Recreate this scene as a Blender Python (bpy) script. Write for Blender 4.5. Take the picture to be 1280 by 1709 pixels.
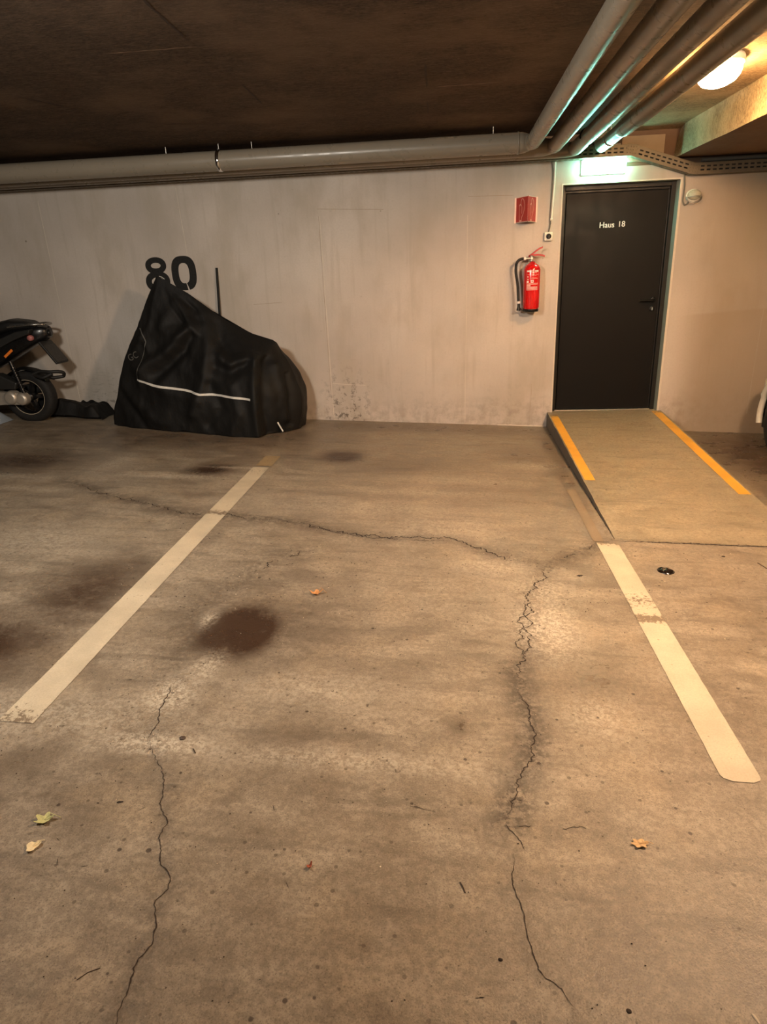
import bpy, bmesh, math, random
import numpy as np
from mathutils import Vector, Matrix, noise
from mathutils.bvhtree import BVHTree

random.seed(7)
C = bpy.context.scene.collection
for o in list(bpy.data.objects):
    bpy.data.objects.remove(o)

# ------------------------------------------------------------------ camera
yaw, pitch, roll = -.1104637, -.34903656, -.04047456
FPX = 1097.2
fw = Vector((math.sin(yaw)*math.cos(pitch), math.cos(yaw)*math.cos(pitch), math.sin(pitch)))
rt = Vector((math.cos(yaw), -math.sin(yaw), 0))
up = rt.cross(fw)
r2 = rt*math.cos(roll) + up*math.sin(roll)
u2 = -rt*math.sin(roll) + up*math.cos(roll)
cam_d = bpy.data.cameras.new('camera')
cam = bpy.data.objects.new('camera', cam_d)
C.objects.link(cam)
cam.matrix_world = Matrix(((r2.x, u2.x, -fw.x, 0), (r2.y, u2.y, -fw.y, -6.5), (r2.z, u2.z, -fw.z, 1.443), (0, 0, 0, 1)))
cam_d.sensor_fit = 'VERTICAL'
cam_d.sensor_height = 36
cam_d.lens = 36*FPX/1709
cam_d.clip_start = .05
bpy.context.scene.camera = cam

# ------------------------------------------------------------------ world, lights, exposure
sc = bpy.context.scene
w = bpy.data.worlds.new('world'); sc.world = w
w.use_nodes = True
w.node_tree.nodes['Background'].inputs[0].default_value = (1, .8, .6, 1)
w.node_tree.nodes['Background'].inputs[1].default_value = .02
sc.view_settings.view_transform = 'Standard'
sc.view_settings.look = 'None'
sc.view_settings.gamma = 1
sc.view_settings.use_curve_mapping = False
sc.view_settings.exposure = 0.0

def area(name, loc, size, power, col, target=None, shape='RECTANGLE'):
    d = bpy.data.lights.new(name, 'AREA')
    d.shape = shape; d.size = size[0]; d.size_y = size[1]
    d.energy = power; d.color = col
    o = bpy.data.objects.new(name, d); C.objects.link(o)
    o.location = loc
    if target:
        o.rotation_euler = (Vector(target)-Vector(loc)).to_track_quat('-Z', 'Y').to_euler()
    return o
L_LEFT, L_BACK, L_RIGHT, L_LAMP, L_SIGN = 140, 10, 134, 250, 36
area('garage_light', (-1.85, -5.35, 2.40), (.45, .30), L_LEFT, (1, .91, .79), (-.9, 0, 1.35))
area('garage_light', (.25, -6.9, 2.40), (.7, .5), L_BACK, (1, .76, .50), (.1, -2.6, .2))
area('garage_light', (1.75, -4.3, 2.38), (.30, .30), L_RIGHT, (1, .68, .43), (.55, -3.0, 0))

# ------------------------------------------------------------------ helpers
def tag(o, label=None, cat=None, group=None, kind=None):
    if label: o['label'] = label
    if cat: o['category'] = cat
    if group: o['group'] = group
    if kind: o['kind'] = kind
    return o

def root(name, loc, label=None, cat=None, group=None, kind=None):
    o = bpy.data.objects.new(name, None)
    o.empty_display_size = .1
    C.objects.link(o); o.location = loc
    return tag(o, label, cat, group, kind)

def worg(o):
    v = Vector((0, 0, 0))
    while o is not None:
        v += Vector(o.location); o = o.parent
    return v

class MB:
    def __init__(s): s.v = []; s.f = []; s.m = []; s.sm = []
    def add(s, vs, fs, mi=0, smooth=False):
        n = len(s.v); s.v += [tuple(v) for v in vs]
        for f in fs:
            s.f.append([n+i for i in f]); s.m.append(mi); s.sm.append(smooth)
        return s
    def quad(s, a, b, c, d, mi=0): return s.add([a, b, c, d], [(0, 1, 2, 3)], mi)
    def box(s, a, b, mi=0, M=None):
        (x0, y0, z0), (x1, y1, z1) = a, b
        vs = [(x0,y0,z0),(x1,y0,z0),(x1,y1,z0),(x0,y1,z0),(x0,y0,z1),(x1,y0,z1),(x1,y1,z1),(x0,y1,z1)]
        if M is not None: vs = [M @ Vector(v) for v in vs]
        return s.add(vs, [(0,3,2,1),(4,5,6,7),(0,1,5,4),(1,2,6,5),(2,3,7,6),(3,0,4,7)], mi)
    def grid(s, P, mi=0, smooth=True, cu=False, cv=False):
        nu = len(P); nv = len(P[0]); fs = []
        for i in range(nu if cu else nu-1):
            for j in range(nv if cv else nv-1):
                fs.append((i*nv+j, ((i+1) % nu)*nv+j, ((i+1) % nu)*nv+(j+1) % nv, i*nv+(j+1) % nv))
        return s.add([p for r in P for p in r], fs, mi, smooth)
    def sweep(s, path, rad, n=16, mi=0, cap=True, squash=None):
        path = [Vector(p) for p in path]
        k = len(path)
        if not hasattr(rad, '__len__'): rad = [rad]*k
        T = []
        for i in range(k):
            a = path[max(i-1, 0)]; b = path[min(i+1, k-1)]
            T.append((b-a).normalized())
        ref = Vector((0, 0, 1)) if abs(T[0].z) < .9 else Vector((0, 1, 0))
        N = (ref - T[0]*ref.dot(T[0])).normalized()
        rows = []
        for i in range(k):
            N = (N - T[i]*N.dot(T[i])).normalized(); B = T[i].cross(N)
            rows.append([path[i] + (N*math.cos(2*math.pi*j/n)*(squash or 1) + B*math.sin(2*math.pi*j/n))*rad[i] for j in range(n)])
        s.grid(rows, mi, True, cv=True)
        if cap:
            s.add(rows[0], [tuple(range(n))], mi); s.add(rows[-1], [tuple(reversed(range(n)))], mi)
        return s
    def lathe(s, prof, origin, axis='Z', n=32, mi=0, M=None):
        rows = []
        for r, h in prof:
            row = []
            for j in range(n):
                a = 2*math.pi*j/n
                c, d = r*math.cos(a), r*math.sin(a)
                p = Vector((c, d, h)) if axis == 'Z' else (Vector((h, c, d)) if axis == 'X' else Vector((c, h, d)))
                if M is not None: p = M @ p
                row.append(p + Vector(origin))
            rows.append(row)
        return s.grid(rows, mi, True, cv=True)
    def prism(s, poly, d0, d1, plane='XZ', mi=0):
        def P(a, b, d):
            return (a, d, b) if plane == 'XZ' else ((d, a, b) if plane == 'YZ' else (a, b, d))
        n = len(poly)
        vs = [P(a, b, d0) for a, b in poly] + [P(a, b, d1) for a, b in poly]
        fs = [tuple(range(n)), tuple(reversed(range(n, 2*n)))] + [(i, (i+1) % n, n+(i+1) % n, n+i) for i in range(n)]
        return s.add(vs, fs, mi)
    def build(s, name, mats, parent=None, bevel=0, sub=0, solid=0, fix=True):
        org = worg(parent)
        me = bpy.data.meshes.new(name)
        me.from_pydata([tuple(Vector(v)-org) for v in s.v], [], s.f)
        for i, p in enumerate(me.polygons):
            p.material_index = s.m[i]; p.use_smooth = s.sm[i]
        if not isinstance(mats, (list, tuple)): mats = [mats]
        for m in mats: me.materials.append(m)
        if fix:
            bm = bmesh.new(); bm.from_mesh(me)
            bmesh.ops.recalc_face_normals(bm, faces=bm.faces)
            bm.to_mesh(me); bm.free()
        o = bpy.data.objects.new(name, me); C.objects.link(o)
        if parent is not None: o.parent = parent
        if solid:
            q = o.modifiers.new('solid', 'SOLIDIFY'); q.thickness = solid; q.offset = 0
        if bevel:
            q = o.modifiers.new('bevel', 'BEVEL'); q.width = bevel; q.segments = 2; q.limit_method = 'ANGLE'; q.angle_limit = .6
            q.harden_normals = False
        if sub:
            q = o.modifiers.new('sub', 'SUBSURF'); q.levels = sub; q.render_levels = sub
        return o

def arc_path(pts, rads, seg=10):
    """polyline with rounded corners"""
    pts = [Vector(p) for p in pts]; out = [pts[0]]
    for i in range(1, len(pts)-1):
        a, b, c = pts[i-1], pts[i], pts[i+1]
        r = rads if not hasattr(rads, '__len__') else rads[i-1]
        p = b + (a-b).normalized()*r; q = b + (c-b).normalized()*r
        for k in range(seg+1):
            t = k/seg
            out.append(p*(1-t)**2 + b*2*t*(1-t) + q*t*t)
    out.append(pts[-1]); return out

# ------------------------------------------------------------------ node helpers
class NT:
    def __init__(s, name):
        s.m = bpy.data.materials.new(name); s.m.use_nodes = True
        s.t = s.m.node_tree; s.N = s.t.nodes; s.L = s.t.links
        s.b = s.N['Principled BSDF']; s.out = s.N['Material Output']
        tc = s.N.new('ShaderNodeTexCoord'); s.obj = tc.outputs['Object']
        g = s.N.new('ShaderNodeNewGeometry'); s.pos = g.outputs['Position']
    def set(s, sock, v):
        if isinstance(v, bpy.types.NodeSocket): s.L.new(v, sock)
        elif isinstance(v, (tuple, list)) and len(v) == 3 and sock.type == 'RGBA': sock.default_value = (*v, 1)
        else: sock.default_value = v
    def mapv(s, vec, scale=(1, 1, 1), loc=(0, 0, 0), rot=(0, 0, 0)):
        n = s.N.new('ShaderNodeMapping'); s.L.new(vec, n.inputs[0])
        n.inputs['Scale'].default_value = scale; n.inputs['Location'].default_value = loc; n.inputs['Rotation'].default_value = rot
        return n.outputs[0]
    def noise(s, vec, scale, detail=4, rough=.55, dist=0):
        n = s.N.new('ShaderNodeTexNoise'); s.L.new(vec, n.inputs['Vector'])
        n.inputs['Scale'].default_value = scale; n.inputs['Detail'].default_value = detail
        n.inputs['Roughness'].default_value = rough; n.inputs['Distortion'].default_value = dist
        return n.outputs['Fac']
    def vor(s, vec, scale, feat='F1', out='Distance', rnd=1):
        n = s.N.new('ShaderNodeTexVoronoi'); n.feature = feat; s.L.new(vec, n.inputs['Vector'])
        n.inputs['Scale'].default_value = scale; n.inputs['Randomness'].default_value = rnd
        return n.outputs[out]
    def math(s, op, a, b=0, c=0, clamp=False):
        n = s.N.new('ShaderNodeMath'); n.operation = op; n.use_clamp = clamp
        for i, v in enumerate((a, b, c)): s.set(n.inputs[i], v)
        return n.outputs[0]
    def ramp(s, fac, lo, hi, a=0., b=1.):
        n = s.N.new('ShaderNodeMapRange'); n.interpolation_type = 'SMOOTHSTEP'
        s.set(n.inputs['Value'], fac)
        for k, v in (('From Min', lo), ('From Max', hi), ('To Min', a), ('To Max', b)): s.set(n.inputs[k], v)
        return n.outputs[0]
    def mix(s, fac, a, b, mode='MIX'):
        n = s.N.new('ShaderNodeMix'); n.data_type = 'RGBA'; n.blend_type = mode
        s.set(n.inputs['Factor'], fac)
        A = [i for i in n.inputs if i.name == 'A' and i.type == 'RGBA'][0]
        B = [i for i in n.inputs if i.name == 'B' and i.type == 'RGBA'][0]
        s.set(A, a); s.set(B, b)
        return [o for o in n.outputs if o.type == 'RGBA'][0]
    def sep(s, vec):
        n = s.N.new('ShaderNodeSeparateXYZ'); s.L.new(vec, n.inputs[0]); return n.outputs
    def attr(s, name):
        n = s.N.new('ShaderNodeAttribute'); n.attribute_name = name
        c = s.N.new('ShaderNodeSeparateColor'); s.L.new(n.outputs['Color'], c.inputs[0]); return c.outputs
    def bump(s, h, strength=.3, dist=.01, normal=None):
        n = s.N.new('ShaderNodeBump'); s.set(n.inputs['Height'], h)
        n.inputs['Strength'].default_value = strength; n.inputs['Distance'].default_value = dist
        if normal is not None: s.L.new(normal, n.inputs['Normal'])
        return n.outputs[0]
    def done(s, col=None, rough=None, metal=None, normal=None, spec=None):
        if col is not None: s.set(s.b.inputs['Base Color'], col)
        if rough is not None: s.set(s.b.inputs['Roughness'], rough)
        if metal is not None: s.set(s.b.inputs['Metallic'], metal)
        if spec is not None: s.set(s.b.inputs['Specular IOR Level'], spec)
        if normal is not None: s.L.new(normal, s.b.inputs['Normal'])
        return s.m

def simple(name, col, rough=.5, metal=0., var=.12, scale=18, bump=.1, spec=.5, coat=0):
    n = NT(name)
    f = n.noise(n.obj, scale, 4)
    lo = tuple(max(0, c*(1-var)) for c in col); hi = tuple(min(1, c*(1+var)) for c in col)
    c = n.mix(f, lo, hi)
    rr = n.ramp(n.noise(n.obj, scale*2.3, 3), .3, .7, max(0, rough-.06), min(1, rough+.06))
    m = n.done(c, rr, metal, n.bump(n.noise(n.obj, scale*6, 3), bump, .002), spec)
    if coat: n.b.inputs['Coat Weight'].default_value = coat; n.b.inputs['Coat Roughness'].default_value = .08
    return m

def emis(name, col, strength, base=(.9, .9, .9)):
    n = NT(name)
    f = n.noise(n.obj, 6, 2)
    n.set(n.b.inputs['Emission Color'], col)
    n.set(n.b.inputs['Emission Strength'], n.ramp(f, .2, .8, strength*.92, strength*1.05))
    return n.done(base, .3)

# ---- setting materials
def floor_mat(name, base_lo, base_hi, attr=True, light=1.0):
    n = NT(name)
    v = n.pos
    big = n.noise(v, .9, 5, .6)
    mid = n.noise(n.mapv(v, (1, 1.5, 1)), 4.5, 6, .62)
    streak = n.noise(n.mapv(v, (1.2, 7, 1)), 2.3, 5, .6, .4)
    fine = n.noise(v, 55, 5, .7)
    grit = n.noise(v, 240, 3, .7)
    c = n.mix(n.ramp(big, .3, .7), base_lo, base_hi)
    c = n.mix(n.ramp(mid, .40, .64, .0, .85), c, tuple(x*1.22 for x in base_hi))
    c = n.mix(n.ramp(streak, .50, .68, 0, .50), c, tuple(x*.62 for x in base_lo))
    c = n.mix(n.ramp(n.noise(n.mapv(v, (1, 1, 1), (7, 3, 0)), 2.6, 6, .65), .50, .66, 0, .55), c, (.40, .315, .215))
    c = n.mix(n.ramp(n.noise(n.mapv(v, (1, 1, 1), (2, 9, 0)), 7.5, 6, .72, .3), .54, .70, 0, .42), c, (.125, .088, .056))
    c = n.mix(n.ramp(fine, .40, .60, .0, .48), c, tuple(x*.72 for x in base_lo))
    c = n.mix(n.ramp(grit, .34, .48, .60, 0), c, tuple(x*.45 for x in base_lo))
    c = n.mix(n.ramp(grit, .57, .70, 0, .42), c, (.52, .42, .30))
    rough = n.ramp(mid, .3, .7, .30, .50)
    h = n.math('ADD', n.math('MULTIPLY', fine, .5), n.math('MULTIPLY', grit, .35))
    if attr:
        a = n.attr('stain')
        nz = n.noise(v, 9, 6, .7)
        nf = n.noise(v, 42, 5, .75)
        # oily stains and other dark floor areas
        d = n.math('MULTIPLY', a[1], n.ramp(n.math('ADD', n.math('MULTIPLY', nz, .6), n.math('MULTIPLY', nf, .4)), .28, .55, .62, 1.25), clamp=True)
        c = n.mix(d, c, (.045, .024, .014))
        # crack grime
        k = n.math('MULTIPLY', a[0], n.ramp(n.math('ADD', n.math('MULTIPLY', nf, .55), n.math('MULTIPLY', n.noise(v, 17, 5, .8), .45)), .44, .55, .0, 1.15), clamp=True)
        c = n.mix(k, c, (.075, .055, .040))
        c = n.mix(n.math('MULTIPLY', a[0], .30), c, (.14, .115, .085))
        # pale efflorescence
        nh = n.noise(v, 95, 5, .8)
        e = n.math('MULTIPLY', a[2], n.ramp(n.math('ADD', n.math('MULTIPLY', nh, .55), n.math('MULTIPLY', nf, .45)), .46, .56, .0, 1.0), clamp=True)
        c = n.mix(e, c, (.62, .55, .44))
        e2 = n.math('MULTIPLY', a[2], .34)
        c = n.mix(e2, c, (.44, .37, .28))
        rough = n.math('SUBTRACT', rough, n.math('MULTIPLY', d, .12))
        h = n.math('SUBTRACT', h, n.math('MULTIPLY', k, .7))
    # scattered dark pits and specks
    pv = n.mapv(v, (1, 1, 1), (3.1, 1.7, 0))
    dist = n.vor(pv, 13)
    rnd = n.sep(n.vor(pv, 13, out='Color'))
    pit = n.math('MULTIPLY', n.ramp(n.math('SUBTRACT', dist, n.math('MULTIPLY', rnd[0], .10)), -.012, .02, 1, 0), n.ramp(rnd[1], .35, .4))
    c = n.mix(n.math('MULTIPLY', pit, .8), c, (.035, .022, .015))
    pv2 = n.mapv(v, (1, 1.0, 1), (1.1, 5.7, 0))
    d2 = n.vor(pv2, 31); q2 = n.sep(n.vor(pv2, 31, out='Color'))
    pit2 = n.math('MULTIPLY', n.ramp(n.math('SUBTRACT', d2, n.math('MULTIPLY', q2[0], .17)), -.01, .05, 1, 0), n.ramp(q2[1], .48, .52))
    c = n.mix(n.math('MULTIPLY', pit2, .6), c, (.06, .04, .025))
    wh = n.math('MULTIPLY', n.ramp(dist, .02, .035, 1, 0), n.ramp(rnd[1], .10, .07))
    c = n.mix(wh, c, (.7, .6, .45))
    nm = n.bump(h, .6, .005)
    return n.done(c, rough, 0, nm, .45)

M = {}
M['floor'] = floor_mat('concrete_floor', (.205, .162, .117), (.325, .27, .202))
M['ramp'] = floor_mat('ramp_concrete', (.265, .215, .140), (.345, .285, .195), attr=False)
M['crack'] = simple('crack_dark', (.028, .018, .012), .9, bump=0)

def paint_mat(name, col, under, wear=.42):
    n = NT(name); v = n.pos
    a = n.attr('wear')
    nf = n.noise(v, 46, 6, .8); nz = n.noise(v, 6, 4)
    c = n.mix(n.ramp(nz, .3, .7), tuple(x*.86 for x in col), tuple(min(1, x*1.06) for x in col))
    c = n.mix(n.ramp(n.noise(v, 150, 4, .7), .35, .6, .30, 0), c, tuple(x*.6 for x in col))
    chip = n.ramp(n.math('ADD', nf, n.math('MULTIPLY', a[0], .42)), .71, .745)
    c = n.mix(chip, c, under)
    dist = n.vor(v, 21); q = n.sep(n.vor(v, 21, out='Color'))
    pit = n.math('MULTIPLY', n.ramp(n.math('SUBTRACT', dist, n.math('MULTIPLY', q[0], .09)), -.01, .03, 1, 0), n.ramp(q[1], .6, .65))
    c = n.mix(n.math('MULTIPLY', pit, .6), c, under)
    return n.done(c, .55, 0, n.bump(n.noise(v, 120, 4), .25, .002), .4)
M['white_paint'] = paint_mat('white_road_paint', (.56, .475, .345), (.20, .15, .10))
M['yellow_paint'] = paint_mat('yellow_road_paint', (.80, .40, .045), (.25, .19, .12))

def wall_mat():
    n = NT('painted_concrete_wall'); v = n.pos
    s = n.sep(v)
    big = n.noise(v, .8, 4, .5); mid = n.noise(n.mapv(v, (1, 1, .45)), 2.6, 5, .6)
    c = n.mix(n.ramp(big, .3, .7), (.46, .415, .372), (.61, .553, .50))
    c = n.mix(n.ramp(mid, .45, .68, 0, .55), c, (.40, .35, .285))
    st = n.noise(n.mapv(v, (5, 5, .35)), 3, 4, .6)
    c = n.mix(n.ramp(st, .52, .72, 0, .40), c, (.40, .355, .30))
    c = n.mix(n.ramp(n.noise(v, 60, 5, .7), .3, .6, .22, 0), c, (.42, .38, .32))
    # scuffs that gather low down and beside the joint
    low = n.ramp(s[2], .05, .75, 1, 0)
    sc1 = n.ramp(n.noise(n.mapv(v, (1.5, 1, 5)), 7, 7, .8), .54, .58)
    sc2 = n.ramp(n.noise(n.mapv(v, (1, 1, 1)), 15, 7, .8), .53, .575)
    near = n.ramp(n.math('ABSOLUTE', n.math('ADD', s[0], 1.05)), .05, .32, 1, .12)
    near2 = n.ramp(n.math('ABSOLUTE', n.math('ADD', s[0], 3.5)), .1, .5, .8, 0)
    mk = n.math('MULTIPLY', n.math('MAXIMUM', n.math('MULTIPLY', sc2, near), n.math('MULTIPLY', sc1, near2)), low)
    c = n.mix(n.math('MULTIPLY', mk, .95), c, (.10, .085, .07))
    foot = n.math('MULTIPLY', n.ramp(s[2], .12, .30, 1, 0), n.ramp(n.noise(v, 11, 6, .7), .4, .62))
    c = n.mix(n.math('MULTIPLY', foot, .35), c, (.24, .19, .15))
    # darker brown towards the right, stronger below about one metre
    low_rgt = n.math('MULTIPLY', n.ramp(s[0], 2.02, 2.35), n.ramp(n.math('ADD', s[2], n.math('MULTIPLY', s[0], -.055)), .84, .87, 1, 0))
    c = n.mix(n.math('MULTIPLY', low_rgt, .5), c, (.36, .27, .19))
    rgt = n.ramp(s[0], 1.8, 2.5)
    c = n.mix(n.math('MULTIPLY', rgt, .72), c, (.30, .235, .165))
    # damp vertical streak at the right
    dm = n.math('MULTIPLY', n.ramp(n.math('ABSOLUTE', n.math('SUBTRACT', s[0], 2.62)), .03, .16, 1, 0), n.ramp(s[2], 1.2, 1.7))
    c = n.mix(n.math('MULTIPLY', dm, n.ramp(mid, .3, .6, .2, .6)), c, (.33, .28, .19))
    # pin holes
    bl = n.noise(n.mapv(v, (1, 1, 1), (4, 4, 4)), 24, 6, .8)
    c = n.mix(n.math('MULTIPLY', n.ramp(bl, .60, .68), .35), c, (.28, .24, .19))
    dist = n.vor(v, 2.6); q = n.sep(n.vor(v, 2.6, out='Color'))
    hole = n.math('MULTIPLY', n.ramp(dist, .020, .034, 1, 0), n.ramp(q[1], .55, .6))
    c = n.mix(n.math('MULTIPLY', hole, .7), c, (.12, .10, .07))
    nm = n.bump(n.math('ADD', n.noise(v, 90, 4, .6), n.math('MULTIPLY', n.noise(v, 8, 4), 2)), .22, .004)
    return n.done(c, .78, 0, nm, .25)
M['wall'] = wall_mat()

def ceil_mat(name, lo, hi):
    n = NT(name); v = n.pos
    st = n.noise(n.mapv(v, (1, 4.5, 1)), 13, 7, .75)
    fib = n.noise(n.mapv(v, (2, 9, 2)), 22, 5, .8, .5)
    c = n.mix(n.ramp(st, .35, .65), lo, hi)
    c = n.mix(n.ramp(fib, .42, .54, .85, 0), c, tuple(x*.35 for x in lo))
    c = n.mix(n.ramp(n.noise(v, 1.4, 4), .45, .7, 0, .55), c, tuple(x*1.4 for x in hi))
    dist = n.vor(v, 9); q = n.sep(n.vor(v, 9, out='Color'))
    c = n.mix(n.math('MULTIPLY', n.ramp(dist, .03, .05, 1, 0), n.ramp(q[1], .8, .85)), c, tuple(x*.3 for x in lo))
    return n.done(c, .9, 0, n.bump(n.math('ADD', st, fib), .6, .006), .2)
M['ceiling'] = ceil_mat('rough_brown_ceiling', (.064, .041, .027), (.118, .080, .053))
M['ceiling_lamplit'] = ceil_mat('board_marked_lamplit', (.32, .235, .145), (.44, .33, .21))  # paler ceiling copy near the lamp, its light put into the colour
M['beam'] = ceil_mat('pale_beam_concrete', (.36, .29, .19), (.50, .42, .28))
M['band'] = simple('brown_band_concrete', (.155, .095, .058), .9, scale=9, bump=.3)  # dark brown for the upper wall strip and the slab underside
M['patch'] = simple('pale_filler_patch', (.33, .25, .17), .85, scale=9, bump=.3)
M['seam_dark'] = simple('ceiling_seam', (.035, .02, .013), .95, bump=0)
M['seam_light'] = simple('ceiling_seam_light', (.34, .24, .16), .9, bump=0)

# ---- object materials
M['pipe'] = simple('grey_pipe_jacket', (.235, .205, .16), .32, 0, .10, 5, .05, .5)
M['zinc'] = simple('zinc_metal', (.55, .54, .50), .34, .9, .15, 20, .1)
M['chrome'] = simple('chrome', (.8, .8, .8), .12, 1, .05, 20, .02)
M['tray'] = simple('galvanised_tray', (.16, .13, .09), .5, .35, .18, 16, .12)
M['cable_grey'] = simple('grey_cable_sheath', (.13, .12, .10), .55)
M['cable_dark'] = simple('dark_cable_sheath', (.02, .018, .016), .6)
M['door'] = simple('anthracite_door_paint', (.0080, .0076, .0076), .46, 0, .10, 3, .05, .14)
M['door_frame'] = simple('anthracite_frame_paint', (.013, .012, .011), .45, 0, .1, 6, .05, .3)
M['reveal'] = simple('reveal_grey_paint', (.34, .36, .31), .7, scale=8, bump=.15)
M['black_plastic'] = simple('black_plastic', (.006, .006, .006), .4, spec=.3)
M['white_vinyl'] = simple('white_vinyl', (.85, .85, .82), .5, var=.03)
M['steel_key'] = simple('steel_lock', (.6, .6, .58), .3, 1)
M['red'] = simple('glossy_red_paint', (.62, .008, .008), .20, 0, .04, 6, .0, .55, coat=.6)
M['red_lever'] = simple('red_lever_paint', (.45, .012, .01), .35)
M['label_pale'] = simple('pale_label_print', (.80, .42, .36), .5, var=.08)
M['label_white'] = simple('white_label_print', (.88, .78, .72), .5, var=.05)
M['rubber'] = simple('black_rubber', (.008, .0075, .007), .6, scale=40, bump=.25)
M['sign_red'] = simple('sign_red', (.46, .022, .015), .45, var=.05)
M['sign_line'] = simple('sign_print', (.85, .42, .34), .5, var=.05)
M['sign_edge'] = simple('sign_edge_plastic', (.82, .62, .52), .5, var=.05)
M['switch'] = simple('switch_plastic', (.78, .74, .64), .45)
M['black_paint'] = simple('black_wall_paint', (.006, .006, .0055), .8, scale=30, bump=.3)
M['joint'] = simple('wall_joint', (.62, .565, .48), .8, scale=30, bump=.2)
M['joint_dark'] = simple('wall_joint_dark', (.36, .30, .23), .85, scale=30, bump=.2)
M['tyre'] = simple('tyre_rubber', (.008, .0075, .007), .75, scale=30, bump=.4)
M['scooter_black'] = simple('scooter_black', (.006, .006, .0065), .30, 0, .1, 5, .03, .4, coat=.15)
M['scooter_grey'] = simple('scooter_dark_grey', (.022, .022, .021), .4)
M['seat_vinyl'] = simple('seat_vinyl', (.008, .008, .008), .5, scale=60, bump=.3)
M['alloy'] = simple('cast_alloy', (.55, .50, .43), .42, .6, .15, 14, .2)
M['rim_line'] = simple('rim_line', (.62, .55, .42), .4, .4)
M['orange'] = simple('orange_reflector', (.85, .22, .03), .25)
M['tail_lens'] = simple('tail_lens', (.42, .16, .15), .15)
M['plate_back'] = simple('plate_back', (.012, .011, .010), .5)
M['blue_bag'] = simple('pale_blue_film', (.25, .30, .36), .35, scale=12, bump=.4)
M['car_paint'] = simple('car_white_paint', (.62, .60, .52), .28, 0, .03, 3, .0, .5, coat=.6)
M['car_black'] = simple('car_black_trim', (.015, .015, .015), .45)
M['glass_dark'] = simple('tinted_glass', (.01, .012, .014), .05, 0, 0, 3, 0, .6)

def cover_mat():
    n = NT('black_cover_fabric'); v = n.obj
    wv = n.noise(v, 300, 2)
    c = n.mix(n.ramp(n.noise(v, 2.2, 5, .6), .3, .7), (.0050, .0048, .0046), (.0095, .0090, .0082))
    c = n.mix(n.ramp(n.noise(v, 18, 6, .7), .58, .75, 0, .35), c, (.022, .019, .015))
    h = n.math('ADD', n.math('MULTIPLY', n.noise(n.mapv(v, (1, 1, .5)), 9, 5, .6), 1), n.math('MULTIPLY', wv, .08))
    return n.done(c, .62, 0, n.bump(h, .45, .02), .22)
M['cover'] = cover_mat()
M['strip'] = simple('reflective_grey', (.62, .60, .55), .5, scale=40)
M['print_grey'] = simple('faded_grey_print', (.085, .082, .075), .7)

# ------------------------------------------------------------------ FLOOR
K = .0485
def fz(x, y): return -K*x
# crack runs (metres)
CA = [(-2.76,-2.225),(-2.323,-2.507),(-1.988,-2.647),(-1.695,-2.78),(-1.485,-2.828),(-1.382,-2.795),(-1.105,-2.844),(-.916,-2.861),(-.715,-2.963),(-.531,-3.016),(-.356,-3.031),(-.186,-3.01),(.019,-3.012),(.15,-3.126),(.242,-3.22),(.395,-3.272),(.501,-3.297),(.665,-3.146),(.83,-2.958)]
CB = [(.501,-3.297),(.448,-3.468),(.353,-3.673),(.331,-3.929),(.317,-4.126),(.243,-4.326),(.241,-4.422),(.262,-4.525),(.266,-4.638),(.242,-4.8),(.186,-4.908),(.17,-4.992),(.145,-5.061)]
CB2 = [(.145,-5.061),(.18,-5.118),(.195,-5.15)]
CB3 = [(.161,-5.159),(.151,-5.216),(.156,-5.276),(.162,-5.339),(.169,-5.398),(.182,-5.466),(.199,-5.484),(.234,-5.499),(.262,-5.557)]
CC = [(-1.034,-4.527),(-.999,-4.715),(-.981,-4.835),(-.908,-4.938),(-.849,-5.02),(-.826,-5.088),(-.783,-5.16),(-.785,-5.211),(-.751,-5.266),(-.718,-5.317),(-.697,-5.357),(-.709,-5.4),(-.696,-5.452),(-.684,-5.495),(-.693,-5.531),(-.686,-5.595),(-.681,-5.72)]
CD = [(-.791,-3.28),(-.975,-3.459),(-1.116,-3.875),(-1.071,-4.283),(-1.034,-4.527)]
CE = [(-.45,-5.0),(.0,-5.03),(.145,-5.061),(.33,-5.06),(.5,-5.04)]

nx, ny = 360, 300
xs = np.linspace(-5.6, 4.4, nx); ys = np.linspace(-7.2, 0.0, ny)
X, Y = np.meshgrid(xs, ys, indexing='ij')
def dpoly(P):
    D = np.full(X.shape, 9.)
    for (a, b), (c, d) in zip(P[:-1], P[1:]):
        vx, vy = c-a, d-b; L2 = vx*vx+vy*vy
        t = np.clip(((X-a)*vx+(Y-b)*vy)/L2, 0, 1)
        D = np.minimum(D, np.hypot(X-a-t*vx, Y-b-t*vy))
    return D
R_ = np.zeros(X.shape); G_ = np.zeros(X.shape); B_ = np.zeros(X.shape)
for P, wd, am in ((CA, .075, .66), (CB, .06, .85), (CC, .03, .45), (CD, .10, .38), (CE, .02, .25), (CB3, .02, .3)):
    R_ = np.maximum(R_, am*np.exp(-(dpoly(P)/wd)**2))
def blob(A, cx, cy, rx, ry, am, p=2, rot=0):
    ca, sa = math.cos(rot), math.sin(rot)
    dx, dy = X-cx, Y-cy
    u = (dx*ca+dy*sa)/rx; v = (-dx*sa+dy*ca)/ry
    return np.maximum(A, am*np.exp(-((u*u+v*v)**(p/2))))
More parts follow.
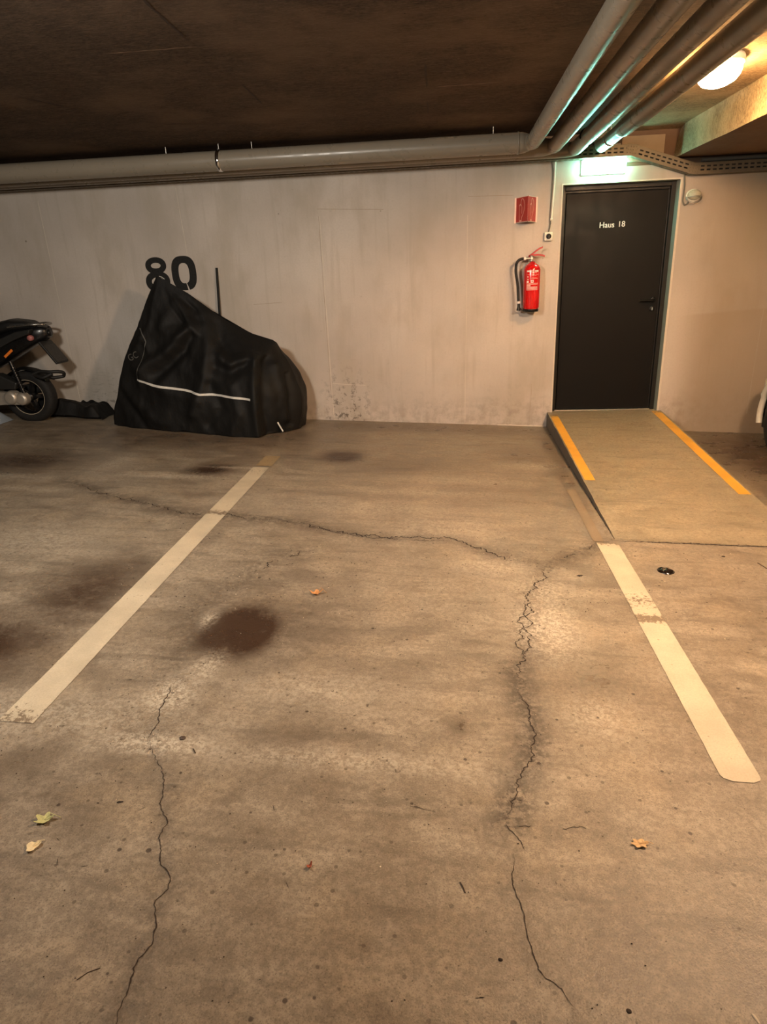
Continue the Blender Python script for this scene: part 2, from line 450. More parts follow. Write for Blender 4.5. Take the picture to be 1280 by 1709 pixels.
for b in ((-.90,-4.13,.20,.25,1.1,3.4), (-.80,-4.05,.40,.42,.42,2), (-1.72,-3.85,.24,.42,.72,2.2), (-1.95,-4.38,.40,.30,.85,2.2), (-.897,-1.36,.20,.22,1.0,2.4),
          (-1.82,-1.86,.19,.20,.9,2.4), (-3.38,-1.83,.5,.35,.75,2), (-4.2,-2.6,1.1,.5,.45,2), (.50,-4.35,.28,.26,.42,2), (.62,-1.25,.35,.35,.42,2),
          (-.35,-1.55,.5,.30,.34,2), (.30,-2.1,.35,.35,.30,2), (-.55,-4.80,.22,.12,.30,2), (-.15,-5.5,.5,.25,.25,2), (-1.3,-5.1,.3,.35,.22,2),
          (-2.4,-.9,1.4,.45,.45,2), (.9,-4.6,.3,.5,.22,2), (1.5,-3.7,.5,.5,.22,2), (2.6,-.85,.62,.95,.8,2.6),(2.25,-2.1,.16,.9,.5,2), (-3.6,-3.4,1.0,.8,.35,2), (0,-.25,3,.22,.4,2), (.02,-4.66,.025,.06,.55,2),  # includes broad dark areas right of the ramp and along the wall foot
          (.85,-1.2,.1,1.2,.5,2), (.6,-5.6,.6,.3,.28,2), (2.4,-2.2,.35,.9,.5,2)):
    G_ = blob(G_, *b)
for b in ((.0,-2.85,.45,.25,.38), (.42,-3.62,.16,.20,.65), (.40,-3.95,.13,.22,1.2), (-1.01,-4.60,.08,.10,1.1), (-.95,-4.85,.20,.05,.9), (-.94,-4.42,.06,.09,.75), (-2.0,-2.05,.45,.06,.7),(-3.2,-2.2,.5,.08,.5),(-2.9,-2.45,.3,.05,.5),(.1,-1.9,.6,.1,.3),(-.2,-2.2,.6,.06,.35),
          (-1.35,-1.98,.4,.05,.5), (-2.6,-1.75,.12,.35,.45), (.62,-1.45,.22,.10,.55), (-.3,-4.86,.5,.05,.5), (-.6,-2.55,.8,.15,.35), (.22,-3.35,.2,.12,.55), (.5,-4.55,.13,.13,.5), (-2.3,-3.3,.4,.2,.4), (-1.06,-4.05,.03,.07,.7), (-1.35,-4.75,.5,.12,.4), (-.5,-4.5,.3,.12,.35), (-1.62,-1.78,.22,.02,.9)):
    B_ = blob(B_, *b)
fm = MB()
P = [[(x, y, -K*x) for y in ys] for x in xs]
fm.grid(P, 0, False)
ngrid = nx*ny
def crack_strip(mb, P, w0, w1, mi=1, seg=.007, amp=.008, zf=fz, lift=.0012, seed=0, skip=0.):
    rnd = random.Random(seed)
    pts = []
    for (a, b), (c, d) in zip(P[:-1], P[1:]):
        L = math.hypot(c-a, d-b); k = max(2, int(L/seg))
        for i in range(k):
            t = i/k; x = a+(c-a)*t; y = b+(d-b)*t
            n1 = noise.noise(Vector((x*14, y*14, seed)))*amp*1.6 + noise.noise(Vector((x*60, y*60, seed+9)))*amp*.8 + noise.noise(Vector((x*170, y*170, seed+4)))*amp*.35
            nxn, nyn = -(d-b)/L, (c-a)/L
            pts.append((x+nxn*n1, y+nyn*n1))
    pts.append(P[-1])
    k = len(pts)
    prev = None
    for i, (x, y) in enumerate(pts):
        a = pts[max(0, i-1)]; b = pts[min(k-1, i+1)]
        dx, dy = b[0]-a[0], b[1]-a[1]; L = math.hypot(dx, dy) or 1
        t = i/(k-1); w_ = (w0*(1-t)+w1*t)*(.5+.9*rnd.random())*.5
        w_ *= max(.15, min(1, 6*t, 6*(1-t)))
        q = ((x-dy/L*w_, y+dx/L*w_), (x+dy/L*w_, y-dx/L*w_))
        if prev and noise.noise(Vector((x*9, y*9, seed+3))) > -1+2*skip:
            mb.quad((*prev[0], zf(*prev[0])+lift), (*prev[1], zf(*prev[1])+lift), (*q[1], zf(*q[1])+lift), (*q[0], zf(*q[0])+lift), mi)
        prev = q
crack_strip(fm, CA[:7], .004, .007, seed=1, amp=.025, skip=.42)
crack_strip(fm, CA[6:17], .007, .007, seed=2, amp=.03, skip=.40)
crack_strip(fm, [(-.9,-2.90),(-.6,-3.02),(-.3,-3.06),(0,-3.04)], .005, .005, seed=12, amp=.02, skip=.4)
crack_strip(fm, CA[16:], .005, .004, seed=3, amp=.02, skip=.5)
crack_strip(fm, CB[:7], .005, .0040, seed=4, amp=.022, skip=.3)
crack_strip(fm, CB[6:], .0040, .0030, seed=24, amp=.014)
crack_strip(fm, [(.36,-3.65),(.30,-3.9),(.27,-4.2),(.21,-4.35)], .005, .003, seed=14, amp=.02, skip=.4)
crack_strip(fm, CB2, .0022, .0016, seed=5, amp=.006)
crack_strip(fm, CB3, .0024, .0018, seed=6, amp=.006)
crack_strip(fm, CC[:3], .004, .003, seed=7, amp=.01, skip=.2)
crack_strip(fm, CC[2:], .0024, .0030, seed=8, amp=.007)
crack_strip(fm, CE[2:], .002, .002, seed=9, amp=.01, skip=.5)
crack_strip(fm, CE[:3], .0012, .0012, seed=19, amp=.01, skip=.6)
crack_strip(fm, [(.90,-2.925),(1.3,-2.92),(1.8,-2.915),(2.6,-2.90)], .014, .010, seed=10, amp=.006)
crack_strip(fm, [(-.791,-3.28),(-.95,-3.45),(-1.0,-3.6)], .006, .003, seed=11, amp=.02, skip=.45)
for k in range(60):   # short stray scratches
    x = random.uniform(-1.4, 1.3); y = random.uniform(-5.6, -3.2); a = random.uniform(0, 6.3); L = random.uniform(.006, .022)
    crack_strip(fm, [(x, y), (x+L*math.cos(a), y+L*math.sin(a))], .0016, .001, seed=50+k, amp=.001, seg=.004)
# outer floor beyond the detailed patch
for a, b, c, d in ((-10, -14, -5.6, 0), (4.4, -14, 8, 0), (-5.6, -14, 4.4, -7.2)):
    fm.quad((a, b, fz(a, b)), (c, b, fz(c, b)), (c, d, fz(c, d)), (a, d, fz(a, d)), 0)
floor = fm.build('floor', [M['floor'], M['crack']], None, fix=False)
tag(floor, kind='structure')
me = floor.data
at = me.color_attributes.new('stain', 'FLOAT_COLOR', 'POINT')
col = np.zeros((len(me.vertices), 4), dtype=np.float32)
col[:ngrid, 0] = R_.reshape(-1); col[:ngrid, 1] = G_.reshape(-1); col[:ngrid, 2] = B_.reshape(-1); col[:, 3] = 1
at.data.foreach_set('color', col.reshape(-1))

def paint_strip(name, x0, x1, y0, y1, zf, mat, parent, worn, label, slope=0, round_end=0):
    """a painted stripe: thin slab with a wear attribute"""
    mb = MB(); nu, nv = 10, 160
    rows = []; wear = []
    for j in range(nv+1):
        t = j/nv; y = y0+(y1-y0)*t
        row = []
        for i in range(nu+1):
            s = i/nu; x = x0+(x1-x0)*s + slope*(y-y1)
            inset = 0
            if round_end and (y-y0) < round_end:
                q = 1-(y-y0)/round_end; inset = (1-math.sqrt(max(0, 1-q*q)))*round_end
            xx = x
            if inset: xx = min(max(x, x0+inset+slope*(y-y1)), x1-inset+slope*(y-y1))
            e = noise.noise(Vector((x0, y*22, 3)))*.0015 if i in (0, nu) else 0
            row.append((xx+e, y, zf(xx, y)+.0022))
            wv = 0
            for (wy, wr, wa) in worn: wv = max(wv, wa*math.exp(-((y-wy)/wr)**2))
            wear.append(wv)
        rows.append(row)
    mb.grid(rows, 0, False)
    o = mb.build(name, mat, parent, fix=False)
    a = o.data.color_attributes.new('wear', 'FLOAT_COLOR', 'POINT')
    a.data.foreach_set('color', np.array([(v, 0, 0, 1) for v in wear], dtype=np.float32).reshape(-1))
    o['label'] = label
    return o
paint_strip('parking_line', -1.522, -1.398, -4.80, -1.75, fz, M['white_paint'], floor, [(-4.80, .10, .55), (-2.76, .05, .75), (-1.85, .12, .35), (-3.9, .5, .20)], 'cream painted bay line on the left, under the covered motorcycle')
paint_strip('parking_line', -1.512, -1.388, -1.71, -1.42, fz, M['yellow_faded'] if 'yellow_faded' in M else paint_mat('faded_line_paint', (.36, .26, .14), (.20, .15, .10)), floor, [(-1.5, .4, .35)], 'faded far end of the left bay line')
paint_strip('parking_line', .812, .932, -4.825, -2.965, fz, M['white_paint'], floor, [(-2.95, .06, .75), (-3.66, .12, .52), (-3.83, .05, .80), (-4.4, .5, .12)], 'cream painted bay line on the right, running to the ramp', round_end=.03)
paint_strip('parking_line', .80, .86, -2.95, -2.0, fz, paint_mat('ghost_line_paint', (.27, .205, .135), (.21, .16, .11)), floor, [(-2.3, .6, .4)], 'nearly worn away bay line beside the ramp edge')

# ------------------------------------------------------------------ RAMP
RY = -2.905
def rz(x, y):
    t = max(0, min(1, -y/2.905)); return .098*(1-t) + (-K*x+.004)*t
rp = MB()
xs2 = [.928+(2.0-.928)*i/24 for i in range(25)]; ys2 = [RY*j/60 for j in range(61)]
top = [[(x + (noise.noise(Vector((0, y*7, 2)))*.004 if x < .929 else 0), y, rz(x, y)) for y in ys2] for x in xs2]
rp.grid(top, 0, False)
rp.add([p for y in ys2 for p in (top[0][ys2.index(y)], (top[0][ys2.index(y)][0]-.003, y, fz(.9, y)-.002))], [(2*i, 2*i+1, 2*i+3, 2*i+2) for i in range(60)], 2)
rp.add([p for k, y in enumerate(ys2) for p in (top[-1][k], (2.0, y, fz(2.0, y)-.002))], [(2*i, 2*i+1, 2*i+3, 2*i+2) for i in range(60)])
rp.quad((.905, RY, fz(.9, 0)-.002), (2.0, RY, fz(2.0, 0)-.002), (2.0, RY, rz(2.0, RY)), (.905, RY, rz(.905, RY)))
for k, (a, b) in enumerate(((-1.5, -2.0), (-2.1, -2.85))):
    crack_strip(rp, [(.926, a), (.926, b)], .006, .004, mi=1, seed=70+k, amp=.003, zf=lambda x, y: fz(x, y)+.0005)
crack_strip(rp, [(1.55, -.95), (1.75, -1.0)], .004, .002, mi=1, seed=80, amp=.02, zf=rz, skip=.3)
crack_strip(rp, [(1.2, -1.15), (1.5, -1.25)], .003, .002, mi=1, seed=81, amp=.02, zf=rz, skip=.4)
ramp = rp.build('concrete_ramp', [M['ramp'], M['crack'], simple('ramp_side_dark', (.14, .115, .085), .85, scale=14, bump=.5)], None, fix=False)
tag(ramp, 'sloping concrete ramp with yellow edges leading up to the dark door', 'ramp')
paint_strip('edge_stripe', .938, 1.010, -1.93, -.10, rz, M['yellow_paint'], ramp, [(-.1, .12, .8)], 'yellow edge stripe on the left of the ramp')
paint_strip('edge_stripe', 1.905, 1.985, -2.13, -.03, rz, M['yellow_paint'], ramp, [(-.03, .10, .6)], 'yellow edge stripe on the right of the ramp')

# ------------------------------------------------------------------ WALLS
DX0, DX1, DZ0, DZ1, REV = .975, 1.96, .090, 2.10, .12
WT = 2.40
wb = MB()
wb.quad((-10, 0, -.6), (DX0, 0, -.6), (DX0, 0, WT), (-10, 0, WT))
wb.quad((DX1, 0, -.6), (8, 0, -.6), (8, 0, 2.22), (DX1, 0, 2.22))
wb.quad((DX0, 0, DZ1), (DX1, 0, DZ1), (DX1, 0, 2.22), (DX0, 0, 2.22))
wb.quad((DX0, 0, 2.22), (1.45, 0, 2.22), (1.45, 0, WT), (DX0, 0, WT))
wb.quad((DX0, 0, -.6), (DX1, 0, -.6), (DX1, 0, DZ0), (DX0, 0, DZ0))
wb.quad((-10, 0, WT), (1.45, 0, WT), (1.45, 0, 2.495), (-10, 0, 2.495), 1)
wb.quad((1.45, 0, 2.22), (8, 0, 2.22), (8, 0, 2.495), (1.45, 0, 2.495), 1)
# reveal of the door opening
wb.quad((DX0, 0, DZ0), (DX0, REV, DZ0), (DX0, REV, DZ1), (DX0, 0, DZ1), 2)
wb.quad((DX1, 0, DZ0), (DX1, REV, DZ0), (DX1, REV, DZ1), (DX1, 0, DZ1), 2)
wb.quad((DX0, 0, DZ1), (DX1, 0, DZ1), (DX1, REV, DZ1), (DX0, REV, DZ1), 2)
wb.quad((DX0, 0, DZ0), (DX1, 0, DZ0), (DX1, REV, DZ0), (DX0, REV, DZ0), 3)
# plastered edge bead beside the opening
wb.box((DX1, -.004, DZ0), (DX1+.018, .0, DZ1), 4)
wb.box((DX0-.012, -.003, DZ0), (DX0, .0, DZ1), 4)
wb.box((DX0-.012, -.003, DZ1), (DX1+.018, .0, DZ1+.012), 4)
def joint(x0, z0, x1, z1, w_, mi):
    n_ = 30; pr = None
    for i in range(n_+1):
        t = i/n_; x = x0+(x1-x0)*t + noise.noise(Vector((x0*9, t*9, 1)))*.003; z = z0+(z1-z0)*t
        h = w_*(.35+.8*abs(noise.noise(Vector((x0, t*16, 5)))+.3))
        q = ((x-h, -.0015, z), (x+h, -.0015, z))
        if pr: wb.quad(pr[0], pr[1], q[1], q[0], mi)
        pr = q
joint(-3.885, 2.2, -3.85, .25, .004, 4); joint(-2.525, 2.25, -2.495, 1.66, .003, 4)
joint(-1.20, 1.95, -1.185, .08, .0042, 4); joint(-1.21, 1.95, -1.20, .35, .003, 5)
joint(.147, 1.9, .13, .02, .0022, 4); joint(.77, .38, .76, -.03, .003, 5)
joint(2.80, 1.05, 2.79, .05, .006, 5); joint(2.74, 1.03, 2.83, 1.035, .003, 4)
for (a, b, c, d) in ((-1.18, .425, -.85, .40), (-1.22, 2.01, -.61, 1.98), (.15, 2.05, .55, 2.04), (-1.90, 1.20, -1.62, 1.21)):
    wb.quad((a, -.0015, b-.002), (c, -.0015, d-.002), (c, -.0015, d+.002), (a, -.0015, b+.002), 5 if b > .5 else 4)
# ragged pale bead where wall paint meets floor left of the ramp
pr = None
for i in range(60):
    x = .45+.45*i/59; z = fz(x, 0)+.008+abs(noise.noise(Vector((x*20, 0, 0))))*.012
    q = ((x, -.004, fz(x, 0)), (x, -.004, z))
    if pr: wb.quad(pr[0], q[0], q[1], pr[1], 4)
    pr = q
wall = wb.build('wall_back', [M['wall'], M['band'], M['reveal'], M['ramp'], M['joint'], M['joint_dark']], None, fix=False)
tag(wall, kind='structure')
# pale filler panel above the tray
pp = MB(); pp.box((1.44, -.035, 2.25), (1.79, .0, 2.445))
tag(pp.build('wall_panel', M['patch'], None, bevel=.003), 'flat brown board fixed high on the wall above the bent cable tray', 'panel')

for nm, a, b, c, d in (('wall_left', (-10, -14, -1), (-10, 0, -1), (-10, 0, 2.495), (-10, -14, 2.495)), ('wall_right', (8, 0, -1), (8, -14, -1), (8, -14, 2.495), (8, 0, 2.495)), ('wall_front', (8, -14, -1), (-10, -14, -1), (-10, -14, 2.495), (8, -14, 2.495))):
    tag(MB().quad(a, b, c, d).build(nm, M['wall'], None, fix=False), kind='structure')

# ------------------------------------------------------------------ CEILING
CZ = 2.485
cm = MB()
cm.quad((-10, -14, CZ), (-10, .0, CZ), (1.12, .0, CZ), (1.12, -14, CZ), 0)
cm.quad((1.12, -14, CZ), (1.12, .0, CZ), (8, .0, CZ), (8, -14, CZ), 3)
def seam(a, b, w_, mi, sd):
    a, b = [(p[0]*.9675, -6.5+(p[1]+6.5)*.9675) for p in (a, b)]
    crack_strip(cm, [a, b], w_, w_, mi=mi, seed=sd, amp=.004, seg=.02, zf=lambda x, y: CZ, lift=-.0012, skip=.08)
for k, (a, b, mi, w_) in enumerate((((-1.24, -3.5), (-1.25, -2.86), 1, .012), ((-1.23, -2.13), (-1.24, -1.56), 1, .010), ((-.14, -2.25), (-.15, -1.72), 1, .012), ((-.16, -1.35), (-.165, -.98), 1, .009),
        ((-2.6, -2.2), (-2.4, -1.7), 1, .012), ((-1.72, -2.79), (-1.23, -2.79), 2, .007), ((-2.45, -3.25), (-2.0, -3.27), 2, .007), ((-.10, -1.72), (.30, -1.73), 2, .005), ((.1, -1.30), (.24, -1.31), 1, .010), ((-2.2, -1.25), (-1.7, -1.1), 1, .01))):
    seam(a, b, w_, mi, 90+k)
ceil = cm.build('ceiling', [M['ceiling'], M['seam_dark'], M['seam_light'], M['ceiling_lamplit']], None, fix=False)
tag(ceil, kind='structure')
# lowered slab edge / beam to the right
bm_ = MB()
n_ = 40
edge = [(1.88 + .16*(t/n_) + noise.noise(Vector((t*.8, 3, 0)))*.006, -9*(t/n_)) for t in range(n_+1)]
zb = 2.26
for (a, b) in zip(edge[:-1], edge[1:]):
    ja = noise.noise(Vector((a[1]*5, 0, 7)))*.007; jb = noise.noise(Vector((b[1]*5, 0, 7)))*.007
    bm_.quad((a[0]+.04*(1 if a[1] > -.1 else 0), a[1], CZ+.01), (a[0], a[1], zb+ja), (b[0], b[1], zb+jb), (b[0], b[1], CZ+.01), 0)
    bm_.quad((a[0], a[1], zb+ja), (b[0], b[1], zb+jb), (7.9, b[1], zb), (7.9, a[1], zb), 1)
tag(bm_.build('trim_1', [M['beam'], M['band']], None, fix=False), kind='structure')

# ------------------------------------------------------------------ DOOR
dr = root('door_1', ((DX0+DX1)/2, REV, DZ0), kind='structure')
fr = MB(); fw_ = .038
fr.box((DX0, REV-.02, DZ0), (DX0+fw_, REV+.05, DZ1)); fr.box((DX1-fw_, REV-.02, DZ0), (DX1, REV+.05, DZ1))
fr.box((DX0+fw_, REV-.02, DZ1-fw_), (DX1-fw_, REV+.05, DZ1))
fr.box((DX0+fw_, REV+.012, DZ1-fw_-.02), (DX1-fw_, REV+.05, DZ1-fw_)); fr.box((DX0+fw_, REV+.012, DZ0), (DX0+fw_+.012, REV+.05, DZ1-fw_-.02)); fr.box((DX1-fw_-.012, REV+.012, DZ0), (DX1-fw_, REV+.05, DZ1-fw_-.02))
fr.build('door_frame', M['door_frame'], dr, bevel=.003)
lf = MB(); lf.box((DX0+fw_+.015, REV+.006, DZ0+.008), (DX1-fw_-.015, REV+.045, DZ1-fw_-.024))
leaf = lf.build('door_leaf', M['door'], dr, bevel=.003)
th = MB(); th.box((DX0+fw_, REV-.015, DZ0-.002), (DX1-fw_, REV+.05, DZ0+.006)); th.build('threshold', M['zinc'], dr)
hx, hz = 1.860, 1.110
hd = MB(); hd.lathe([(0, 0), (.026, 0), (.026, -.008), (.022, -.010), (.0, -.010)], (hx, REV+.006, hz), 'Y', 24)
hd.sweep(arc_path([(hx, REV, hz), (hx, REV-.048, hz), (hx-.125, REV-.048, hz)], .016, 8), .0095, 14)
hd.build('door_handle', M['black_plastic'], dr)
lk = MB(); lk.lathe([(0, 0), (.025, 0), (.025, -.006), (.021, -.008), (0, -.008)], (hx, REV+.006, hz-.078), 'Y', 24)
lko = lk.build('lock_escutcheon', M['black_plastic'], dr)
MB().box((hx-.004, REV-.010, hz-.092), (hx+.004, REV-.001, hz-.066)).build('lock_cylinder', M['steel_key'], dr, bevel=.002)

def text_mesh(name, s, size, loc, rot, mat, parent, extrude=.0006, sx=1, bold=0, skew=0):
    cu = bpy.data.curves.new(name, 'FONT'); cu.body = s; cu.size = size; cu.extrude = extrude; cu.offset = bold
    cu.align_x = 'CENTER'; cu.align_y = 'CENTER'; cu.shear = skew
    t = bpy.data.objects.new(name+'_tmp', cu); C.objects.link(t)
    dg = bpy.context.evaluated_depsgraph_get()
    me_ = bpy.data.meshes.new_from_object(t.evaluated_get(dg))
    bpy.data.objects.remove(t)
    o = bpy.data.objects.new(name, me_); me_.materials.clear(); me_.materials.append(mat)
    me_.name = name
    C.objects.link(o); o.parent = parent
    o.location = Vector(loc)-worg(parent); o.rotation_euler = rot; o.scale = (sx, 1, 1)
    return o
R90 = math.pi/2
text_mesh('door_lettering', 'Haus', .066, (1.396, REV+.0045, 1.768), (R90, 0, 0), M['white_vinyl'], dr, bold=.0004)['label'] = 'white lettering Haus 18'
text_mesh('door_lettering', '18', .066, (1.524, REV+.0045, 1.770), (R90, 0, 0), M['white_vinyl'], dr, bold=.0004)

# ------------------------------------------------------------------ PIPES
def pipe(label, pts, r, bend, extra=(), pclamps=(), collar=None):
    o = root('heating_pipe', pts[0], label, 'pipe', 'grey pipes under the ceiling')
    mb = MB(); mb.sweep(arc_path(pts, bend, 12), r, 28)
    mb.build('pipe_run', M['pipe'], o)
    for (p, ax) in pclamps:
        c = MB()
        c.lathe([(r+.0005, -.014), (r+.005, -.014), (r+.005, .014), (r+.0005, .014)], p, ax, 32)
        c.box((p[0]-.010, p[1]-.010, p[2]+r), (p[0]+.010, p[1]+.010, p[2]+r+.012)) if ax != 'X' else c.box((p[0]-.010, p[1]-.010, p[2]+r), (p[0]+.010, p[1]+.010, p[2]+r+.012))
        cl = c.build('pipe_clamp', M['chrome'], o)
        rd = MB(); rd.sweep([(p[0], p[1], p[2]+r+.01), (p[0], p[1], CZ)], .004, 8); rd.build('hanger_rod', M['zinc'], o)
    for (p, ax, w_) in (collar or []):
        c = MB(); c.lathe([(r, -w_), (r+.004, -w_), (r+.004, w_), (r, w_)], p, ax, 32); c.build('pipe_collar', M['pipe'], o)
    return o
PZ = 2.36
def two(label, y, x, ra, rb, z, pclamps, collar):
    o = pipe(label, [(-9.9, y, z), (x-.10, y, z)], ra, .05, pclamps=pclamps, collar=collar)
    mb = MB(); mb.sweep(arc_path([(x-.115, y, z), (x, y, z), (x, -13.9, z)], .085, 12), [ra]+[rb+(ra-rb)*max(0, 1-k/5) for k in range(13)]+[rb], 28)
    mb.build('pipe_bend', M['pipe'], o); return o
fp = two('front grey pipe along the wall that bends toward the viewer first', -.56, .640, .076, .058, PZ, [((-1.90, -.56, PZ), 'X')], [((.525, -.56, PZ), 'X', .006)])
two('second grey pipe from the left, running between two others under the ceiling', -.37, .830, .068, .056, PZ-.01, [], [])
third = two('third grey pipe from the left with a black strap hose round it', -.20, 1.022, .060, .055, PZ-.015, [], [])
p4 = pipe('rightmost grey pipe, glowing green above the lit sign and passing the lamp', [(1.235, -.17, CZ), (1.235, -.17, PZ-.005), (1.235, -.9, PZ-.005)], .050, .08, pclamps=[((1.235, -.55, PZ-.005), 'Y')])
mb = MB(); mb.sweep([(1.235, -.9, PZ-.005), (1.237, -.96, PZ-.005), (1.245, -1.0, PZ), (1.250, -13.9, PZ)], [.050, .058, .062, .062], 28); mb.build('pipe_socket', M['pipe'], p4)
tb = MB(); tb.sweep([(1.022+.060*math.cos(a), -.72-.02*a, PZ-.015+.060*math.sin(a)) for a in [x*.2-1.2 for x in range(24)]], .005, 8); 
o = tb.build('strap', M['rubber'], third)
for x in (-2.35, -1.62, .33):
    MB().sweep([(x, -.56, PZ+.074), (x, -.56, CZ)], .004, 8).build('hanger_rod', M['zinc'], fp)

# ------------------------------------------------------------------ CABLE TRAY
def perforated(mb, p0, p1, upv, h, cell=.05, rows=2, slot=(.030, .012), mi=0):
    p0 = Vector(p0); p1 = Vector(p1); upv = Vector(upv).normalized()
    L = (p1-p0).length; d = (p1-p0)/L; k = max(1, int(round(L/cell))); cw = L/k
    zs = [0]
    for r_ in range(rows):
        c = h*(r_+1)/(rows+1); zs += [c-slot[1]/2, c+slot[1]/2]
    zs.append(h)
    for i in range(k):
        xs_ = [i*cw, i*cw+(cw-slot[0])/2, i*cw+(cw+slot[0])/2, (i+1)*cw]
        for a in range(3):
            for b in range(len(zs)-1):
                if a == 1 and b % 2 == 1: continue
                q = [p0+d*xs_[a]+upv*zs[b], p0+d*xs_[a+1]+upv*zs[b], p0+d*xs_[a+1]+upv*zs[b+1], p0+d*xs_[a]+upv*zs[b+1]]
                mb.add(q, [(0, 1, 2, 3)], mi)
tr = root('cable_tray', (1.5, -.05, 2.29), 'long perforated metal cable tray bending down over the door', 'cable tray')
TY = -.11
runs = [((-9.9, TY, 2.288), (1.50, TY, 2.288)), ((1.50, TY, 2.288), (2.02, TY, 2.122)), ((2.02, TY, 2.122), (7.9, TY, 2.122))]
for a, b in runs:
    if b[0]-a[0] > 6:   # the far part outside the view is kept plain
        pass
    a = Vector(a); b = Vector(b)
    d = (b-a).normalized(); upv = Vector((-d.z, 0, d.x))
    a2 = a if a.x > -5 else Vector((-5, a.y, a.z)); b2 = b if b.x < 4 else Vector((4, b.y, b.z))
    mb = MB(); perforated(mb, a2, b2, upv, .085)
    if a2 != a: mb.quad(a, a2, a2+upv*.085, a+upv*.085)
    if b2 != b: mb.quad(b2, b, b+upv*.085, b2+upv*.085)
    mb.build('tray_side', M['tray'], tr, solid=.0015)
    mb = MB(); perforated(mb, a2, b2, (0, 1, 0), .105, rows=2)
    if a2 != a: mb.quad(a, a2, a2+Vector((0, .105, 0)), a+Vector((0, .105, 0)))
    if b2 != b: mb.quad(b2, b, b+Vector((0, .105, 0)), b2+Vector((0, .105, 0)))
    mb.build('tray_base', M['tray'], tr, solid=.0015)
for (x, z, rot) in ((1.50, 2.288, -.15), (2.02, 2.122, -.15)):
    mb = MB()
    Mx = Matrix.Translation((x, TY-.003, z)) @ Matrix.Rotation(.155, 4, 'Y')
    mb.box((-.045, -.002, 0), (.045, .001, .083), 0, Mx)
    for i in range(4):
        for j in range(3):
            mb.lathe([(0, -.004), (.004, -.004), (.005, 0)], Mx @ Vector((-.033+i*.022, 0, .018+j*.024)), 'Y', 8)
    mb.build('joint_plate', M['tray'], tr)
# cables in the tray, dark and close to the side so slots read dark
cb = MB()
for k, (yy, zo, r_) in enumerate(((-.088, .022, .016), (-.088, .056, .017), (-.052, .024, .018), (-.020, .022, .015), (-.05, .062, .016), (-.02, .055, .014))):
    cb.sweep(arc_path([(-5.5, yy, 2.288+zo), (1.50, yy, 2.288+zo), (2.02, yy, 2.122+zo), (4.5, yy, 2.122+zo)], .06, 4), r_, 8)
tag(cb.build('added_slot_cables', M['cable_dark'], None), 'added dark cables behind the cable tray slots to darken them', 'cables', kind='stuff')
cd = MB(); cd.sweep([(2.10, -.045, 2.232), (4.5, -.045, 2.238), (7.9, -.045, 2.24)], .016, 12)
tag(cd.build('conduit', M['cable_grey'], None), 'straight grey conduit running above the right part of the cable tray', 'conduit')

# ------------------------------------------------------------------ EXIT SIGN
sg = root('emergency_sign', (1.30, 0, 2.18), 'glowing green white emergency sign box mounted above the door', 'sign')
M['sign_glow'] = emis('sign_glow', (.32, 1.0, .76), L_SIGN*1.0)
b = MB(); b.box((1.115, -.022, 2.165), (1.485, 0, 2.282)); b.build('sign_housing', M['switch'], sg, bevel=.004)
b = MB(); b.box((1.12, -.085, 2.170), (1.48, -.022, 2.278)); b.build('light_diffuser', M['sign_glow'], sg, bevel=.008)

# ------------------------------------------------------------------ CEILING LAMP
LX, LY = 1.50, -2.02
lp = root('ceiling_lamp', (LX, LY, CZ), 'glaring oval ceiling lamp beside the rightmost pipe', 'lamp')
def oval(mb, prof, cx, cy, ax, ay, n=36, mi=0):
    rows = [[(cx+ax*s*math.cos(2*math.pi*j/n), cy+ay*s*math.sin(2*math.pi*j/n), z) for j in range(n)] for s, z in prof]
    return mb.grid(rows, mi, True, cv=True)
b = MB(); oval(b, [(0, CZ), (1.04, CZ), (1.08, CZ-.012), (1.08, CZ-.035), (1.0, CZ-.04), (0, CZ-.04)], LX, LY, .105, .18); b.build('lamp_base', M['switch'], lp)
M['lamp_glow'] = emis('lamp_glow', (1, .53, .20), L_LAMP)
b = MB(); oval(b, [(.98, CZ-.04), (1.0, CZ-.06), (.93, CZ-.085), (.78, CZ-.105), (.5, CZ-.12), (.2, CZ-.126), (0.001, CZ-.127)], LX, LY, .105, .18); b.build('glass_dome', M['lamp_glow'], lp)

# ------------------------------------------------------------------ SMALL WALL FITTINGS
sw = root('rotary_switch', (.863, 0, 1.69), 'small pale square rotary switch on the wall left of the door', 'switch')
b = MB(); b.box((.826, -.045, 1.653), (.900, 0, 1.727)); b.build('switch_housing', M['switch'], sw, bevel=.008)
b = MB(); b.lathe([(0, -.062), (.017, -.062), (.021, -.058), (.023, -.045)], (.863, 0, 1.69), 'Y', 24); b.box((.858, -.072, 1.668), (.868, -.058, 1.690)); b.build('switch_knob', M['black_plastic'], sw)
b = MB(); b.sweep(arc_path([(.868, -.012, 2.284), (.880, -.012, 2.20), (.874, -.012, 1.90), (.870, -.012, 1.82), (.878, -.012, 1.79), (.863, -.012, 1.725)], .03, 6), .0065, 10)
tag(b.build('cable', M['cable_grey'], None), 'thin dark cable dropping from the tray to the rotary switch', 'cable')
b = MB(); b.sweep(arc_path([(.896, -.014, 2.284), (.896, -.014, 2.12), (.884, -.014, 1.82)], .03, 6), .008, 10)
b.lathe([(.009, -.01), (.012, -.01), (.012, .01), (.009, .01)], (.884, -.014, 1.83), 'Z', 12)
tag(b.build('conduit', M['switch'], None), 'thin pale conduit tube beside the switch cable, left of the door', 'conduit')

